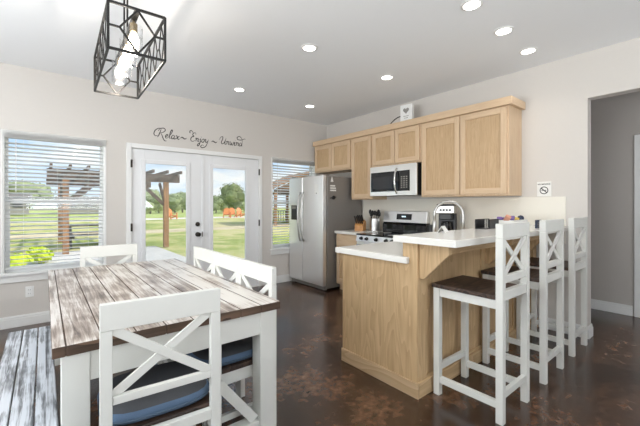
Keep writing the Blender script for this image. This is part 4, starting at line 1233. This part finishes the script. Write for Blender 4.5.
def adirondack(label, loc, rz):
    t = thing('garden_chair', label, 'chair', loc, rz, 'orange slatted garden chairs on the gravel')
    m = Matrix.Translation((0, 0.28, 0.34)) @ Matrix.Rotation(math.radians(-22), 4, 'X')
    b = MB()
    for i, hgt in enumerate((0.68, 0.76, 0.82, 0.84, 0.82, 0.76, 0.68)): b.box(-0.34+i*0.098, -0.25+i*0.098, 0, 0.025, 0, hgt, mtx=m)
    b.build('backrest', M['orange'], t)
    b = MB(); m2 = Matrix.Translation((0, -0.28, 0.40)) @ Matrix.Rotation(math.radians(-12), 4, 'X')
    for i in range(6): b.box(-0.32, 0.32, i*0.095, i*0.095+0.085, 0, 0.025, mtx=m2)
    b.build('seat', M['orange'], t)
    for sx in (-1, 1):
        MB().box(sx*0.40-0.09, sx*0.40+0.09, -0.36, 0.42, 0.60, 0.63).build('armrest', M['orange'], t)
        MB().box(sx*0.36-0.03, sx*0.36+0.03, -0.32, -0.20, 0, 0.5995).build('leg', M['orange'], t)
        MB().bar((sx*0.33, -0.28, 0.34), (sx*0.33, 0.62, 0.05), 0.04, 0.12).build('leg', M['orange'], t)
    return t
gc = adirondack('orange garden chair seen through the left door pane beside the pergola post', (10.0, 36.0, GZ+0.012), 0.4)
dup(gc, (15.65, 35.6, GZ+0.012), -0.4, 'orange garden chair through the right door pane, leftmost of the three there')
dup(gc, (16.95, 36.8, GZ+0.012), -0.1, 'orange garden chair through the right door pane, middle of the three there')
dup(gc, (18.3, 37.4, GZ+0.012), 0.3, 'orange garden chair at the right edge of the right door pane')

def pavilion():
    t = thing('pavilion', 'open timber pavilion with gable roof seen through the right window', 'pavilion', (15.3, 21.6, GZ), math.radians(-12))
    hx, hy, H = 2.6, 2.2, 2.3
    for sx in (-1, 0, 1):
        for sy in (-1, 1): MB().box(sx*hx-0.09, sx*hx+0.09, sy*hy-0.09, sy*hy+0.09, 0, H).build('post', M['cedar'], t)
    for sy in (-1, 1): MB().box(-hx-0.1, hx+0.1, sy*hy-0.08, sy*hy+0.08, H, H+0.22).build('beam', M['cedar_dark'], t)
    rf = MB(); rf.prism([(-hx-0.5, H+0.12), (0, H+1.45), (hx+0.5, H+0.12), (hx+0.5, H+0.24), (0, H+1.57), (-hx-0.5, H+0.24)], 'Y', -hy-0.4, hy+0.4)
    rf.build('roof', M['cedar'], t)
    g = MB(); g.prism([(-hx, H+0.23), (hx, H+0.23), (0, H+1.38)], 'Y', -hy-0.02, -hy+0.04)
    g.build('gable', M['cedar'], t)
    r = MB()
    for k in range(24): r.box(-hx+0.12+k*0.21, -hx+0.17+k*0.21, hy-0.03, hy+0.03, 0.12, 0.92)
    r.box(-hx+0.1, hx-0.1, hy-0.04, hy+0.04, 0.92, 1.0); r.box(-hx+0.1, hx-0.1, hy-0.04, hy+0.04, 0.06, 0.12)
    r.build('railing', M['cedar_dark'], t)
pavilion()

def tree(name, label, x, y, h, w, leafmat, group=None, n=420, leaf=0.30, z0=GZ):
    t = thing(name, label, 'tree' if 'tree' in name else 'bush', (x, y, z0), 0, group)
    cz = h*0.58
    MB().tube([(0, 0, 0), (w*0.02, 0, h*0.3), (0, w*0.02, h*0.62)], [h*0.035, h*0.028, h*0.015], 8).build('trunk', M['bark'], t)
    b = MB(); cl = []
    for i in range(9):
        a = random.uniform(0, 2*PI); r = random.uniform(0.0, 0.55)*w/2; z = random.uniform(h*0.3, h*0.82)
        k = random.uniform(0.45, 0.75)*w/2*(1.15-0.5*abs(z-cz)/h)
        cl.append((Vector((r*math.cos(a), r*math.sin(a), z)), k))
        b.blob(cl[-1][0], k*0.8, k*0.8, min(k*0.72, h*0.22), 2, 0.12)
    for i in range(n):
        c, k = random.choice(cl)
        d = Vector((random.gauss(0, 1), random.gauss(0, 1), random.gauss(0, 1))).normalized()
        p = c+Vector((d.x*k, d.y*k, d.z*min(k*0.9, h*0.27)))*random.uniform(0.78, 1.08)
        q = Vector((random.gauss(0, 1), random.gauss(0, 1), random.gauss(0, 1))).normalized()
        s = d.cross(q).normalized(); u = s.cross(q).normalized(); l = leaf*random.uniform(0.6, 1.3)
        b.bm.faces.new([b.bm.verts.new(p+s*l*0.5), b.bm.verts.new(p+u*l*0.35), b.bm.verts.new(p-s*l*0.5), b.bm.verts.new(p-u*l*0.35)])
    b.build('foliage', leafmat, t, recalc=False)
    return t
# trees along the field edge: (direction x/y ratio read as ground position)
tree('broad_tree', 'large round-crowned tree seen through the right door pane', 25.4, 55.0, 5.4, 4.6, M['leaf'], n=1800, leaf=0.24)
row = [(-9.0, 76, 3.4, 6.0, 'far left edge of the left window view'), (-2.2, 72, 5.4, 7.0, 'left part of the left window view'), (5.0, 84, 3.4, 6.5, 'behind the left window pergola post'), (12.0, 78, 3.8, 5.6, 'right part of the left window view'),
       (46.0, 62, 5.0, 7, 'left of the pavilion'), (58, 74, 4.6, 8, 'behind the pavilion')]
ordn = ('first', 'second', 'third', 'fourth', 'fifth', 'sixth', 'seventh')
for side, us in (('left', (0.222, 0.243, 0.264, 0.285, 0.306, 0.328)), ('right', (0.405, 0.428, 0.452, 0.478, 0.505, 0.53))):
    for i, u in enumerate(us):
        y = (60, 66, 72)[i % 3]
        row.append((u*y, y, random.uniform(3.5, 4.3)*(1.0 if side == 'left' else 0.92), 3.9, ordn[i]+' from the left of the row in the '+side+' door pane'))
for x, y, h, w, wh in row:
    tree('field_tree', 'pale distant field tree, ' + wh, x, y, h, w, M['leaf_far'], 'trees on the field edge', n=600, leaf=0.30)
for x, y, h, w, lb in ((-0.62, 8.8, 0.5, 0.8, 'bright lime shrub outside at the lower left of the left window'), (-0.1, 10.4, 0.4, 0.6, 'bright lime shrub outside, right one of the two by the left window')):
    tree('lime_shrub', lb, x, y, h, w, M['bright_green'], 'lime shrubs by the patio', n=400, leaf=0.08)
def house(label, x, y, w, d, h, rz):
    t = thing('farm_building', label, 'building', (x, y, GZ+0.3), rz, 'low farm buildings across the field')
    MB().box(-w/2, w/2, -d/2, d/2, 0, h).build('wall', M['siding'], t)
    MB().prism([(-d/2-0.4, h-0.1), (d/2+0.4, h-0.1), (0, h+d*0.28)], 'X', -w/2-0.4, w/2+0.4).build('roof', M['roofing'], t)
    for k in range(3): MB().box(-w/2+w*(k+0.6)/3.4, -w/2+w*(k+0.6)/3.4+1.0, -d/2-0.03, -d/2-0.002, 0.8, 1.9).build('window', M['window_glass_dark'], t)
house('low grey building across the field, left in the left window', -5.2, 62, 7, 4, 1.5, 0.05)
house('low grey building across the field, right in the left window', 5.2, 66, 7, 4, 1.4, -0.05)
